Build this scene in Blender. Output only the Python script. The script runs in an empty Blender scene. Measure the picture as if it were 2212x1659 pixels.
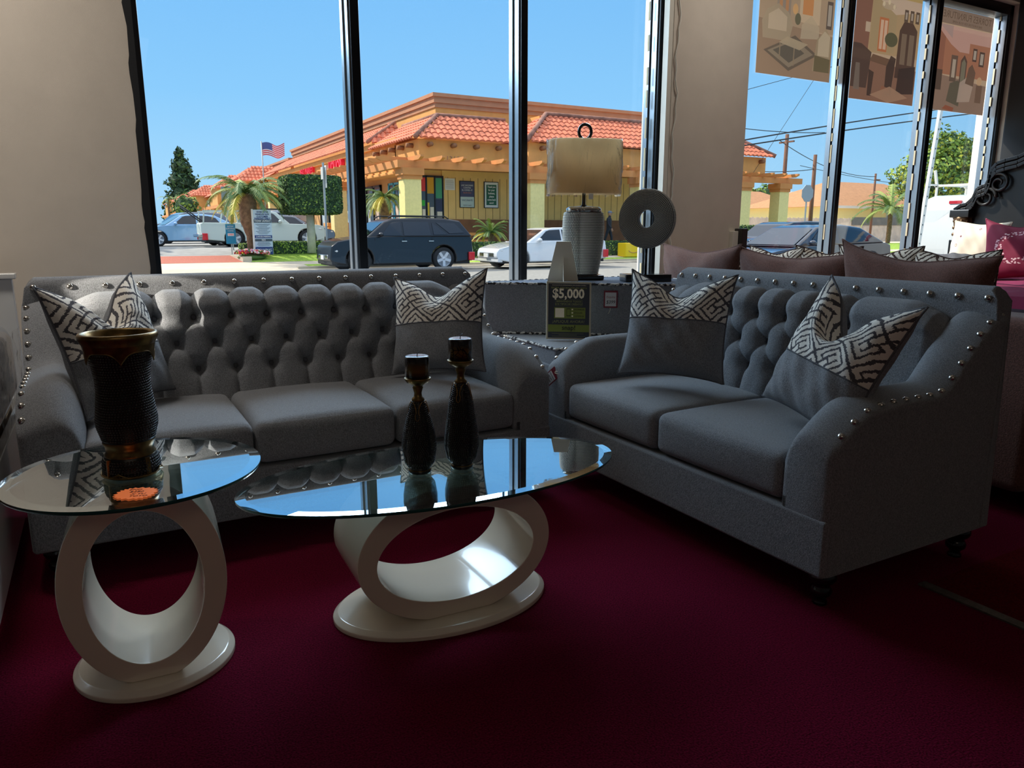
import bpy, math, random
from mathutils import Vector, Matrix, Euler
random.seed(7)
PI=math.pi; R=math.radians
sc=bpy.context.scene; COL=sc.collection
# ------------------------------------------------------------------ materials
def lin(c):
    return tuple(((v/255)/12.92 if v/255<=.04045 else ((v/255+.055)/1.055)**2.4) for v in c)
MATS={}
def M(name,rgb,rough=.6,metal=0,var=0,scale=20,bump=0,bscale=None,coat=0,spec=None,emit=0,stretch=None,sheen=0):
    if name in MATS: return MATS[name]
    m=bpy.data.materials.new(name); m.use_nodes=True; nt=m.node_tree; b=nt.nodes['Principled BSDF']
    col=lin(rgb)+(1,)
    b.inputs['Base Color'].default_value=col; b.inputs['Roughness'].default_value=rough; b.inputs['Metallic'].default_value=metal
    if coat: b.inputs['Coat Weight'].default_value=coat; b.inputs['Coat Roughness'].default_value=.03
    if sheen: b.inputs['Sheen Weight'].default_value=sheen
    if spec is not None: b.inputs['Specular IOR Level'].default_value=spec
    if emit: b.inputs['Emission Color'].default_value=col; b.inputs['Emission Strength'].default_value=emit
    if var or bump:
        tc=nt.nodes.new('ShaderNodeTexCoord'); mp=nt.nodes.new('ShaderNodeMapping')
        nt.links.new(tc.outputs['Object'],mp.inputs[0])
        if stretch: mp.inputs['Scale'].default_value=stretch
        if var:
            n=nt.nodes.new('ShaderNodeTexNoise'); n.inputs['Scale'].default_value=scale; n.inputs['Detail'].default_value=3
            nt.links.new(mp.outputs[0],n.inputs['Vector'])
            r=nt.nodes.new('ShaderNodeValToRGB'); r.color_ramp.elements[0].position=.32; r.color_ramp.elements[1].position=.68
            r.color_ramp.elements[0].color=tuple(max(0,v*(1-var)) for v in col[:3])+(1,)
            r.color_ramp.elements[1].color=tuple(min(1,v*(1+var)) for v in col[:3])+(1,)
            nt.links.new(n.outputs['Fac'],r.inputs[0]); nt.links.new(r.outputs[0],b.inputs['Base Color'])
        if bump:
            n2=nt.nodes.new('ShaderNodeTexNoise'); n2.inputs['Scale'].default_value=bscale or scale; n2.inputs['Detail'].default_value=2
            nt.links.new(mp.outputs[0],n2.inputs['Vector'])
            bp=nt.nodes.new('ShaderNodeBump'); bp.inputs['Strength'].default_value=bump; bp.inputs['Distance'].default_value=.004
            nt.links.new(n2.outputs['Fac'],bp.inputs['Height']); nt.links.new(bp.outputs[0],b.inputs['Normal'])
    MATS[name]=m; return m
def glassmat(name,tint,ior,rough=0.0,base=0.0,gcol=(1,1,1,1)):
    m=bpy.data.materials.new(name); m.use_nodes=True; nt=m.node_tree; nt.nodes.clear()
    o=nt.nodes.new('ShaderNodeOutputMaterial'); mx=nt.nodes.new('ShaderNodeMixShader')
    t=nt.nodes.new('ShaderNodeBsdfTransparent'); t.inputs[0].default_value=tint+(1,)
    g=nt.nodes.new('ShaderNodeBsdfGlossy'); g.inputs['Roughness'].default_value=rough; g.inputs[0].default_value=gcol
    f=nt.nodes.new('ShaderNodeFresnel'); f.inputs[0].default_value=ior
    # use the geometric normal facing the viewer so that both faces of the pane act alike
    geo=nt.nodes.new('ShaderNodeNewGeometry')
    lw=nt.nodes.new('ShaderNodeVectorMath'); lw.operation='DOT_PRODUCT'
    nt.links.new(geo.outputs['Normal'],lw.inputs[0]); nt.links.new(geo.outputs['Incoming'],lw.inputs[1])
    ab=nt.nodes.new('ShaderNodeMath'); ab.operation='ABSOLUTE'; nt.links.new(lw.outputs['Value'],ab.inputs[0])
    s1=nt.nodes.new('ShaderNodeMath'); s1.operation='SUBTRACT'; s1.inputs[0].default_value=1; nt.links.new(ab.outputs[0],s1.inputs[1])
    pw=nt.nodes.new('ShaderNodeMath'); pw.operation='POWER'; pw.inputs[1].default_value=3; nt.links.new(s1.outputs[0],pw.inputs[0])
    ma=nt.nodes.new('ShaderNodeMath'); ma.operation='MULTIPLY_ADD'; ma.inputs[1].default_value=ior; ma.inputs[2].default_value=base; ma.use_clamp=True
    nt.links.new(pw.outputs[0],ma.inputs[0]); nt.links.new(ma.outputs[0],mx.inputs[0])
    nt.links.new(t.outputs[0],mx.inputs[1]); nt.links.new(g.outputs[0],mx.inputs[2]); nt.links.new(mx.outputs[0],o.inputs[0])
    nt.nodes.remove(f); MATS[name]=m; return m
# ------------------------------------------------------------------ object helpers
def tag(o,label=None,cat=None,group=None,kind=None):
    if label: o['label']=label
    if cat: o['category']=cat
    if group: o['group']=group
    if kind: o['kind']=kind
    return o
def empty(name,loc=(0,0,0),rz=0,label=None,cat=None,group=None,rot=None):
    o=bpy.data.objects.new(name,None); COL.objects.link(o); o.empty_display_size=.1
    o.location=loc; o.rotation_euler=rot if rot else (0,0,rz)
    return tag(o,label,cat,group)
def copy_tree(o,parent=None):
    c=o.copy(); COL.objects.link(c)
    if parent: c.parent=parent
    for ch in list(o.children): copy_tree(ch,c)
    return c
class MB:
    def __init__(s): s.v=[];s.f=[];s.m=[];s.mi=0;s.sm=[];s.smooth=False
    def add(s,vs,fs,smooth=None):
        n=len(s.v); s.v+= [tuple(p) for p in vs]; s.f+=[tuple(i+n for i in f) for f in fs]
        s.m+=[s.mi]*len(fs); s.sm+=[s.smooth if smooth is None else smooth]*len(fs); return s
    def box(s,x0,y0,z0,x1,y1,z1):
        return s.add([(x0,y0,z0),(x1,y0,z0),(x1,y1,z0),(x0,y1,z0),(x0,y0,z1),(x1,y0,z1),(x1,y1,z1),(x0,y1,z1)],
          [(0,3,2,1),(4,5,6,7),(0,1,5,4),(1,2,6,5),(2,3,7,6),(3,0,4,7)],False)
    def bar(s,a,b,w,h=None,up=(0,0,1)):
        h=h or w; a=Vector(a);b=Vector(b);d=(b-a).normalized();u=Vector(up)
        if abs(d.dot(u))>.98:u=Vector((0,1,0))
        x=d.cross(u).normalized();y=x.cross(d)
        P=[]
        for p in(a,b):
            for i,j in((-1,-1),(1,-1),(1,1),(-1,1)): P.append(p+x*i*w/2+y*j*h/2)
        return s.add(P,[(3,2,1,0),(4,5,6,7),(0,1,5,4),(1,2,6,5),(2,3,7,6),(3,0,4,7)],False)
    def tube(s,pts,r,n=8,cap=True):
        pts=[Vector(p) for p in pts]; rs=r if isinstance(r,(list,tuple)) else [r]*len(pts)
        rings=[];prev=None
        for i,p in enumerate(pts):
            d=(pts[min(i+1,len(pts)-1)]-pts[max(i-1,0)])
            d=d.normalized() if d.length>0 else Vector((0,0,1))
            if prev is None:
                u=Vector((0,0,1)) if abs(d.z)<.9 else Vector((1,0,0)); x=d.cross(u).normalized()
            else: x=(prev-d*prev.dot(d)).normalized()
            prev=x;y=d.cross(x)
            rings.append([p+(x*math.cos(2*PI*k/n)+y*math.sin(2*PI*k/n))*rs[i] for k in range(n)])
        vs=[v for r_ in rings for v in r_]; fs=[]
        for i in range(len(pts)-1):
            for k in range(n): fs.append((i*n+k,i*n+(k+1)%n,(i+1)*n+(k+1)%n,(i+1)*n+k))
        if cap: fs.append(tuple(range(n))[::-1]); fs.append(tuple((len(pts)-1)*n+k for k in range(n)))
        return s.add(vs,fs,True)
    def lathe(s,prof,n=32,c=(0,0),mod=None,cap=True):
        vs=[];fs=[]
        for r,z in prof:
            for k in range(n):
                a=2*PI*k/n; q=r*(mod(a,z) if mod else 1); vs.append((c[0]+q*math.cos(a),c[1]+q*math.sin(a),z))
        for i in range(len(prof)-1):
            for k in range(n): fs.append((i*n+k,i*n+(k+1)%n,(i+1)*n+(k+1)%n,(i+1)*n+k))
        if cap: fs.append(tuple(range(n))[::-1]); fs.append(tuple((len(prof)-1)*n+k for k in range(n)))
        return s.add(vs,fs,True)
    def prism(s,poly,a,b,axis='y',taper=None):
        # poly: list of 2D points, extruded along axis from a to b
        def P(p,t):
            if axis=='y': return (p[0],t,p[1])
            if axis=='x': return (t,p[0],p[1])
            return (p[0],p[1],t)
        n=len(poly); vs=[P(p,a) for p in poly]+[P(p,b) for p in poly]
        fs=[tuple(range(n))[::-1],tuple(range(n,2*n))]+[(k,(k+1)%n,(k+1)%n+n,k+n) for k in range(n)]
        return s.add(vs,fs,False)
    def grid(s,nu,nv,fn,closeu=False,smooth=True,flip=False):
        vs=[fn(i/(nu if closeu else nu-1) if nu>1 else 0,j/(nv-1)) for i in range(nu) for j in range(nv)]
        fs=[]
        for i in range(nu if closeu else nu-1):
            for j in range(nv-1):
                a=i*nv+j;b=((i+1)%nu)*nv+j
                fs.append((a,b,b+1,a+1) if not flip else (a,a+1,b+1,b))
        return s.add(vs,fs,smooth)
    def sphere(s,c,r,n=10,m=6,sc=(1,1,1)):
        vs=[(c[0],c[1],c[2]+r*sc[2])];fs=[]
        for j in range(1,m):
            t=PI*j/m
            for k in range(n): vs.append((c[0]+r*sc[0]*math.sin(t)*math.cos(2*PI*k/n),c[1]+r*sc[1]*math.sin(t)*math.sin(2*PI*k/n),c[2]+r*sc[2]*math.cos(t)))
        vs.append((c[0],c[1],c[2]-r*sc[2])); L=len(vs)-1
        for k in range(n):
            fs.append((0,1+k,1+(k+1)%n)); fs.append((L,L-n+(k+1)%n,L-n+k))
            for j in range(m-2): fs.append((1+j*n+k,1+(j+1)*n+k,1+(j+1)*n+(k+1)%n,1+j*n+(k+1)%n))
        return s.add(vs,fs,True)
    def dome(s,c,nrm,r,h=None,n=6):
        h=h or r; nrm=Vector(nrm).normalized(); u=Vector((0,0,1)) if abs(nrm.z)<.9 else Vector((1,0,0))
        x=nrm.cross(u).normalized(); y=nrm.cross(x); c=Vector(c)
        vs=[c+(x*math.cos(2*PI*k/n)+y*math.sin(2*PI*k/n))*r for k in range(n)]
        vs+=[c+nrm*h*.72+(x*math.cos(2*PI*k/n)+y*math.sin(2*PI*k/n))*r*.68 for k in range(n)]+[c+nrm*h]
        fs=[(k,(k+1)%n,(k+1)%n+n,k+n) for k in range(n)]+[(n+k,n+(k+1)%n,2*n) for k in range(n)]
        return s.add(vs,fs,True)
    def xf(s,mat,start=0):
        for i in range(start,len(s.v)): s.v[i]=tuple(mat@Vector(s.v[i]))
        return s
    def build(s,name,mats,parent=None,bevel=0,loc=None,rz=0,uv=None,sub=0,seg=2):
        me=bpy.data.meshes.new(name); me.from_pydata(s.v,[],s.f); 
        for m in (mats if isinstance(mats,(list,tuple)) else [mats]): me.materials.append(m)
        me.polygons.foreach_set('material_index',s.m); me.polygons.foreach_set('use_smooth',s.sm)
        if uv:
            l=me.uv_layers.new(name='UVMap')
            for lp in me.loops: l.data[lp.index].uv=uv[lp.vertex_index]
        me.update(); me.validate()
        o=bpy.data.objects.new(name,me); COL.objects.link(o)
        if parent: o.parent=parent
        if loc: o.location=loc
        if rz: o.rotation_euler=(0,0,rz)
        if bevel:
            b=o.modifiers.new('b','BEVEL'); b.width=bevel; b.segments=seg; b.limit_method='ANGLE'; b.angle_limit=R(35)
            for p in me.polygons: p.use_smooth=True
            w=o.modifiers.new('w','WEIGHTED_NORMAL'); w.keep_sharp=False
        if sub:
            q=o.modifiers.new('s','SUBSURF'); q.levels=sub; q.render_levels=sub
        return o
def struct(name,mb,mat,**k):
    return tag(mb.build(name,mat,**k),kind='structure')
def text(name,body,mat,size,parent,loc=(0,0,0),rot=(PI/2,0,0),ext=0.0005,align='CENTER',sx=1,bold=0,sy=1,shear=0):
    cu=bpy.data.curves.new(name,'FONT'); cu.body=body; cu.size=size; cu.align_x=align; cu.align_y='CENTER'; cu.extrude=ext; cu.offset=bold; cu.shear=shear
    cu.resolution_u=2
    t=bpy.data.objects.new(name,cu); COL.objects.link(t)
    dg=bpy.context.evaluated_depsgraph_get(); dg.update()
    me=bpy.data.meshes.new_from_object(t.evaluated_get(dg)); bpy.data.objects.remove(t)
    me.materials.clear(); me.materials.append(mat)
    o=bpy.data.objects.new(name,me); COL.objects.link(o); o.parent=parent; o.location=loc; o.rotation_euler=rot; o.scale=(sx,sy,1)
    return o
def smoothstep(a,b,x):
    t=max(0,min(1,(x-a)/(b-a))); return t*t*(3-2*t)
# ------------------------------------------------------------------ camera
TH=math.atan(333/1600); YAW=R(-29)
cd=bpy.data.cameras.new('camera'); cam=bpy.data.objects.new('camera',cd); COL.objects.link(cam); sc.camera=cam
cam.location=(0,0,1.22); cam.rotation_euler=(PI/2-TH,0,YAW); cd.sensor_width=36; cd.lens=36*1600/2212; cd.clip_start=.05; cd.clip_end=600
# ------------------------------------------------------------------ world + sun
w=bpy.data.worlds.new('sky'); sc.world=w; w.use_nodes=True; nt=w.node_tree; nt.nodes.clear()
wo=nt.nodes.new('ShaderNodeOutputWorld'); bg=nt.nodes.new('ShaderNodeBackground'); tc=nt.nodes.new('ShaderNodeTexCoord'); sp=nt.nodes.new('ShaderNodeSeparateXYZ')
rp=nt.nodes.new('ShaderNodeValToRGB'); e=rp.color_ramp.elements
e[0].position=0; e[0].color=lin((160,203,234))+(1,); e[1].position=.95; e[1].color=(1.5,1.6,1.8,1)
x=e.new(.62); x.color=(.95,1.08,1.3,1)
for p,cc in((.06,(158,206,240)),(.16,(134,194,240)),(.34,(112,178,236)),(.50,(104,170,232))):
    x=e.new(p); x.color=lin(cc)+(1,)
nt.links.new(tc.outputs['Generated'],sp.inputs[0]); nt.links.new(sp.outputs['Z'],rp.inputs[0]); nt.links.new(rp.outputs[0],bg.inputs[0]); nt.links.new(bg.outputs[0],wo.inputs[0])
bg.inputs[1].default_value=1.2
sl=bpy.data.lights.new('sun','SUN'); sl.energy=5.6; sl.color=(1,.93,.8); sl.angle=R(.6)
so=bpy.data.objects.new('sun',sl); COL.objects.link(so); so.location=(-20,30,40)
SD=Vector((-.588,.809,.90)).normalized(); so.rotation_euler=SD.to_track_quat('Z','Y').to_euler()
def area(name,loc,target,sx,sy,en,col):
    l=bpy.data.lights.new(name,'AREA'); l.shape='RECTANGLE'; l.size=sx; l.size_y=sy; l.energy=en; l.color=col
    o=bpy.data.objects.new(name,l); COL.objects.link(o); o.location=loc
    o.rotation_euler=(Vector(loc)-Vector(target)).to_track_quat('Z','Y').to_euler(); return o
sc.view_settings.view_transform='Standard'; sc.view_settings.look='None'; sc.view_settings.exposure=0
# ------------------------------------------------------------------ common materials
FAB=M('grey_tweed',(132,134,138),.95,var=.40,scale=430,bump=.55,bscale=520,spec=.15,stretch=(1,1,.45),sheen=.15)
FABD=M('grey_tweed_dark',(104,105,110),.95,var=.38,scale=430,bump=.5,bscale=520,spec=.12)
BROWN=M('brown_chenille',(112,78,68),.95,var=.3,scale=120,bump=.6,bscale=200,spec=.1,sheen=.3,stretch=(3,1,1))
NAIL=M('nailhead_nickel',(190,185,178),.22,1)
BLK=M('black_lacquer',(10,11,13),.18,coat=.4)
WALL=M('painted_wall',(214,203,189),.85,var=.03,scale=6,bump=.15,bscale=300)
WHITE=M('white_lacquer',(238,226,208),.13,coat=.45)
ALU=M('aluminium',(150,156,162),.35,.9)
FRB=M('dark_bronze_frame',(16,20,27),.35,.3)
TRIMW=M('white_trim',(225,220,208),.6)
# ------------------------------------------------------------------ room shell
def carpetmat():
    m=bpy.data.materials.new('burgundy_carpet'); m.use_nodes=True; nt=m.node_tree; b=nt.nodes['Principled BSDF']
    tc=nt.nodes.new('ShaderNodeTexCoord')
    n=nt.nodes.new('ShaderNodeTexNoise'); n.inputs['Scale'].default_value=190; n.inputs['Detail'].default_value=3
    n3=nt.nodes.new('ShaderNodeTexNoise'); n3.inputs['Scale'].default_value=2.2
    r=nt.nodes.new('ShaderNodeValToRGB'); r.color_ramp.elements[0].color=lin((58,6,24))+(1,); r.color_ramp.elements[1].color=lin((126,19,54))+(1,)
    r.color_ramp.elements[0].position=.3; r.color_ramp.elements[1].position=.72
    mx=nt.nodes.new('ShaderNodeMix'); mx.data_type='RGBA'; mx.blend_type='MULTIPLY'; mx.inputs[0].default_value=.35
    nt.links.new(tc.outputs['Object'],n.inputs['Vector']); nt.links.new(tc.outputs['Object'],n3.inputs['Vector'])
    nt.links.new(n.outputs['Fac'],r.inputs[0]); nt.links.new(r.outputs[0],mx.inputs[6]); nt.links.new(n3.outputs['Fac'],mx.inputs[7])
    nt.links.new(mx.outputs[2],b.inputs['Base Color']); b.inputs['Roughness'].default_value=1; b.inputs['Specular IOR Level'].default_value=.05
    b.inputs['Sheen Weight'].default_value=.25; b.inputs['Sheen Tint'].default_value=lin((180,30,70))+(1,)
    bp=nt.nodes.new('ShaderNodeBump'); bp.inputs['Strength'].default_value=.9; bp.inputs['Distance'].default_value=.006
    nt.links.new(n.outputs['Fac'],bp.inputs['Height']); nt.links.new(bp.outputs[0],b.inputs['Normal'])
    return m
X0,X1,Y0,YI,YG=-4.6,8.62,-4.5,4.3,4.5
struct('floor',MB().box(X0-.2,Y0-.2,-.12,X1+.2,4.6,0),carpetmat())
struct('ceiling',MB().box(X0-.2,Y0-.2,3.8,X1+.2,4.62,3.95),M('ceiling_tile',(205,200,192),.9,var=.05,scale=40))
struct('wall_back',MB().box(X0-.2,Y0-.2,0,X1+.2,Y0,3.8),M('back_wall',(150,138,126),.9,var=.04,scale=5))
struct('wall_left',MB().box(X0-.2,Y0,0,X0,4.62,3.8),WALL)
struct('wall_right',MB().box(X1,Y0,0,X1+.2,4.62,3.8),WALL)
wm=MB()
SILL=.42; TOP=3.32
for a,b in((X0,.245),(3.67,4.41),(7.93,X1)): wm.box(a,YI,0,b,4.62,3.8)
for a,b in((.245,3.67),(4.41,7.93)):
    wm.box(a,YI,0,b,4.62,SILL); wm.box(a,YI,TOP,b,4.62,3.8)
struct('wall_front',wm,WALL)
struct('trim_1',MB().box(.245,YI-.02,SILL-.02,3.67,4.44,SILL+.02),TRIMW); struct('trim_2',MB().box(4.41,YI-.02,SILL-.02,7.93,4.44,SILL+.02),TRIMW)
# pale strip added for the lit look of the pillar's reveal
struct('trim_3',MB().box(3.63,4.305,SILL,3.675,4.36,TOP),TRIMW)
struct('baseboard_right',MB().box(X1-.02,Y0,0,X1,4.3,.1),FRB)
GLASS=glassmat('window_glass',(.97,.985,.985),.5,base=.015)
PUTTY=M('cream_putty',(205,192,160),.8)
def window(name,s0,s1,mull,z0=SILL,z1=TOP):
    root=tag(empty(name,(0,YG,0)),kind='structure')
    f=MB()
    fw=.055
    f.box(s0,-.12,z0,s0+fw,.02,z1); f.box(s1-fw,-.12,z0,s1,.02,z1); f.box(s0,-.12,z0,s1,.02,z0+.06); f.box(s0,-.12,z1-.09,s1,.02,z1)
    for a,b in mull: f.box(a,-.12,z0+.06,b,.01,z1-.09)
    f.build('window_frame',FRB,root,bevel=.004)
    al=MB()
    for a,b in mull+[(s1-fw,s1)]:
        al.box(a-.010,-.10,z0+.06,a+.002,-.045,z1-.09); al.box(a-.020,-.035,z0+.06,a+.002,.012,z1-.09); al.box(b-.002,-.02,z0+.06,b+.012,.012,z1-.09)
    al.build('glazing_bead',ALU,root,bevel=.002)
    e=[s0+fw]+[x for m_ in mull for x in m_]+[s1-fw]
    for i in range(0,len(e),2):
        MB().box(e[i],-.004,z0+.05,e[i+1],.004,z1-.08).build('window_pane',GLASS,root)
    return root
wa=window('window_1',.245,3.67,[(1.385,1.437),(2.497,2.545)])
wb=window('window_2',4.41,7.93,[(5.60,5.65),(6.765,6.825)])
pt=MB(); random.seed(3)
for sx in (3.575,5.585,6.745,7.855):
    z=.9
    while z<3.2:
        h=random.uniform(.05,.16); pt.box(sx,-.05,z,sx+.006,-.034,z+h); z+=h+random.uniform(.02,.12)
pt.build('putty_patch',PUTTY,wb)
# torn dark tape along the left frame
random.seed(11)
sl_=MB(); pts=[]
z=SILL
while z<3.3: pts.append((.238+random.uniform(-.008,.005),z)); z+=random.uniform(.03,.12)
poly=[(.27,SILL)]+pts+[(.27,3.3)]
sl_.prism([(a,b) for a,b in poly],YI-.004,YI-.0005,'y'); struct('trim_4',sl_,M('black_sealant',(22,24,28),.6))
# floor transition strip and second carpet
st=MB().box(2.41,-4.4,0,2.45,1.41,.006); struct('trim_5',st,M('metal_strip',(120,115,108),.45,.7,var=.2,scale=60))
struct('floor_2',MB().box(2.45,-4.4,0,8.6,1.4,.003),M('red_brown_carpet',(92,16,22),1,var=.35,scale=160,bump=.8,bscale=200,spec=.05))
# cable and outlet box on the pillar
cb=MB(); random.seed(5)
pp=[]
for i in range(60):
    z=.9+i*.047; pp.append((3.70+.012*math.sin(i*.55)+.006*math.sin(i*1.7)+random.uniform(-.002,.002),YI-.012,z))
cb.tube(pp,.006,6); tag(cb.build('cable',TRIMW),'white cable hanging wavily down the window edge of the pillar','cable')
ob=empty('outlet_box',(4.36,YI-.03,1.06),0,'small dark box with a white plate at the bottom window corner of the pillar','outlet box')
MB().box(.0,-.05,0,.06,.03,.17).build('box_body',M('dark_box',(40,36,34),.6),ob,bevel=.004); MB().box(-.055,-.012,-.01,0,.03,.15).build('cover_plate',TRIMW,ob,bevel=.003)
# unseen canopy added outside to keep the sun off the first window
tag(MB().box(-1.28,4.62,3.5,3.2,6.7,3.62).build('canopy',M('stucco_canopy',(190,180,165),.9)),kind='structure'); bpy.data.objects['canopy'].name='unseen_canopy'
# ------------------------------------------------------------------ furniture
def nail_mesh(r=.0128):
    b=MB(); b.lathe([(r,-.002),(r,0),(r*.93,r*.35),(r*.7,r*.62),(r*.35,r*.78),(.0005,r*.82)],14,cap=False); me=b.build('nail_tmp',NAIL).data
    bpy.data.objects.remove(bpy.data.objects['nail_tmp']); return me
NM=nail_mesh()
def nail(parent,p,n,name='nailhead',me=None):
    o=bpy.data.objects.new(name,me or NM); COL.objects.link(o); o.parent=parent; o.location=p
    o.rotation_euler=Vector(n).to_track_quat('Z','Y').to_euler(); return o
# arm side profile: (depth from front y, z)
APROF=[(0,.565),(.06,.61),(.12,.648),(.18,.668),(.30,.672),(.42,.672),(.52,.674),(.565,.70),(.63,.77),(.69,.835),(.75,.888),(.80,.915),(.86,.925)]
def az(y):
    for (a,b),(c_,d) in zip(APROF,APROF[1:]):
        if y<=c_: return b+(d-b)*(y-a)/(c_-a)
    return APROF[-1][1]
def arm_mb(x_out,x_in):
    """x_out: outer plane; x_in: inner plane"""
    b=MB(); sg=1 if x_in>x_out else -1; w=abs(x_in-x_out)
    ys=[-.018,-.014,-.004,.012]+[.03+i*.0255 for i in range(33)]
    N=30
    def sec(y,inset,drop):
        zt=az(max(0,min(.86,y)))-drop; P=[]
        P.append((0,.135)); P.append((0,.32)); P.append((0,zt-.02-inset)); P.append((.0,zt-.006-inset))
        P.append((.006,zt-.001-inset))
        bul=.036*(1-smoothstep(.62,.86,y)*.3)
        K=18
        ww=w+ .012
        for k in range(1,K+1):
            t=k/K
            # soft pad: rises from the seam then rolls down on the inner side
            x=.006+(ww-.006)*math.sin(t*PI/2)**1.0 if t<1 else ww
            z=zt+bul*math.sin(min(1,t*1.25)*PI)*1.0 - (1-math.cos(t*PI/2))**2.2*.17
            P.append((x,z-inset))
        P.append((ww,zt-.26)); P.append((w,.36)); P.append((w,.135))
        return [(x_out+sg*(min(max(x,inset*.6),w+.012-inset*.6)),y,z) for x,z in P]
    S=[]
    for y in ys:
        if y<.012: ins={-.018:.05,-.014:.022,-.004:.007}[y]
        else: ins=0
        S.append(sec(y,ins,0))
    n=len(S[0]); vs=[v for s_ in S for v in s_]; fs=[]
    for i in range(len(S)-1):
        for k in range(n-1):
            f=(i*n+k,i*n+k+1,(i+1)*n+k+1,(i+1)*n+k); fs.append(f if sg<0 else f[::-1])
    fr=tuple(range(n)); fs.append(fr if sg>0 else fr[::-1]); bk=tuple((len(S)-1)*n+k for k in range(n)); fs.append(bk[::-1] if sg>0 else bk)
    b.add(vs,fs,True)
    return b
def cushion_mb(w,d,h,r=.035,crown=.03,front=.012):
    b=MB(); nu,nv=30,30
    def prof(t,L):  # rounded parameterisation
        return t
    def f(i,j,top):
        u=i/(nu)*2-1; v=j/(nv)*2-1
        return u,v
    vs=[];fs=[]
    import itertools
    N=22
    def sup(x,y,z):
        return x,y,z
    # six-sided rounded box
    def pt(a,b_,c_):
        # a,b,c in [-1,1] on cube surface -> rounded box
        hx,hy,hz=w/2,d/2,h/2
        p=Vector((a*hx,b_*hy,c_*hz)); q=Vector((max(-hx+r,min(hx-r,p.x)),max(-hy+r,min(hy-r,p.y)),max(-hz+r,min(hz-r,p.z))))
        dd=p-q
        if dd.length>1e-6: p=q+dd.normalized()*r
        cr=(1-(p.x/hx)**2)*(1-(p.y/hy)**2)
        p.z+= crown*max(0,cr)**.7*(1 if c_>0 else .25)*(1 if c_>0 else -1)*abs(p.z)/hz
        if b_<-.99: p.y-=front*(1-(p.x/hx)**2)*(1-(p.z/hz)**2)
        return p
    for ax,s in itertools.product(range(3),(-1,1)):
        n0=len(vs)
        ts=[-1+2*k/N for k in range(N+1)]
        ts=[math.copysign(1-(1-abs(t))**1.6,t) for t in ts]
        for p in ts:
            for q in ts:
                c=[p,q]; c.insert(ax,s); vs.append(pt(*c))
        for i in range(N):
            for j in range(N):
                a=n0+i*(N+1)+j; F=(a,a+N+1,a+N+2,a+1)
                if (s>0)==(ax==1): F=F[::-1]
                fs.append(F)
    b.add(vs,fs,True); return b
def bun_leg(parent,x,y,h=.13):
    b=MB(); b.lathe([(.036,h),(.038,h-.012),(.046,h-.022),(.047,h-.035),(.040,h-.048),(.026,h-.056),(.030,h-.066),(.036,h-.078),(.034,h-.092),(.022,h-.102),(.018,h-.112),(.024,h-.120),(.024,.002),(.02,0)],24,c=(x,y)); return b.build('leg',BLK,parent)
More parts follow.
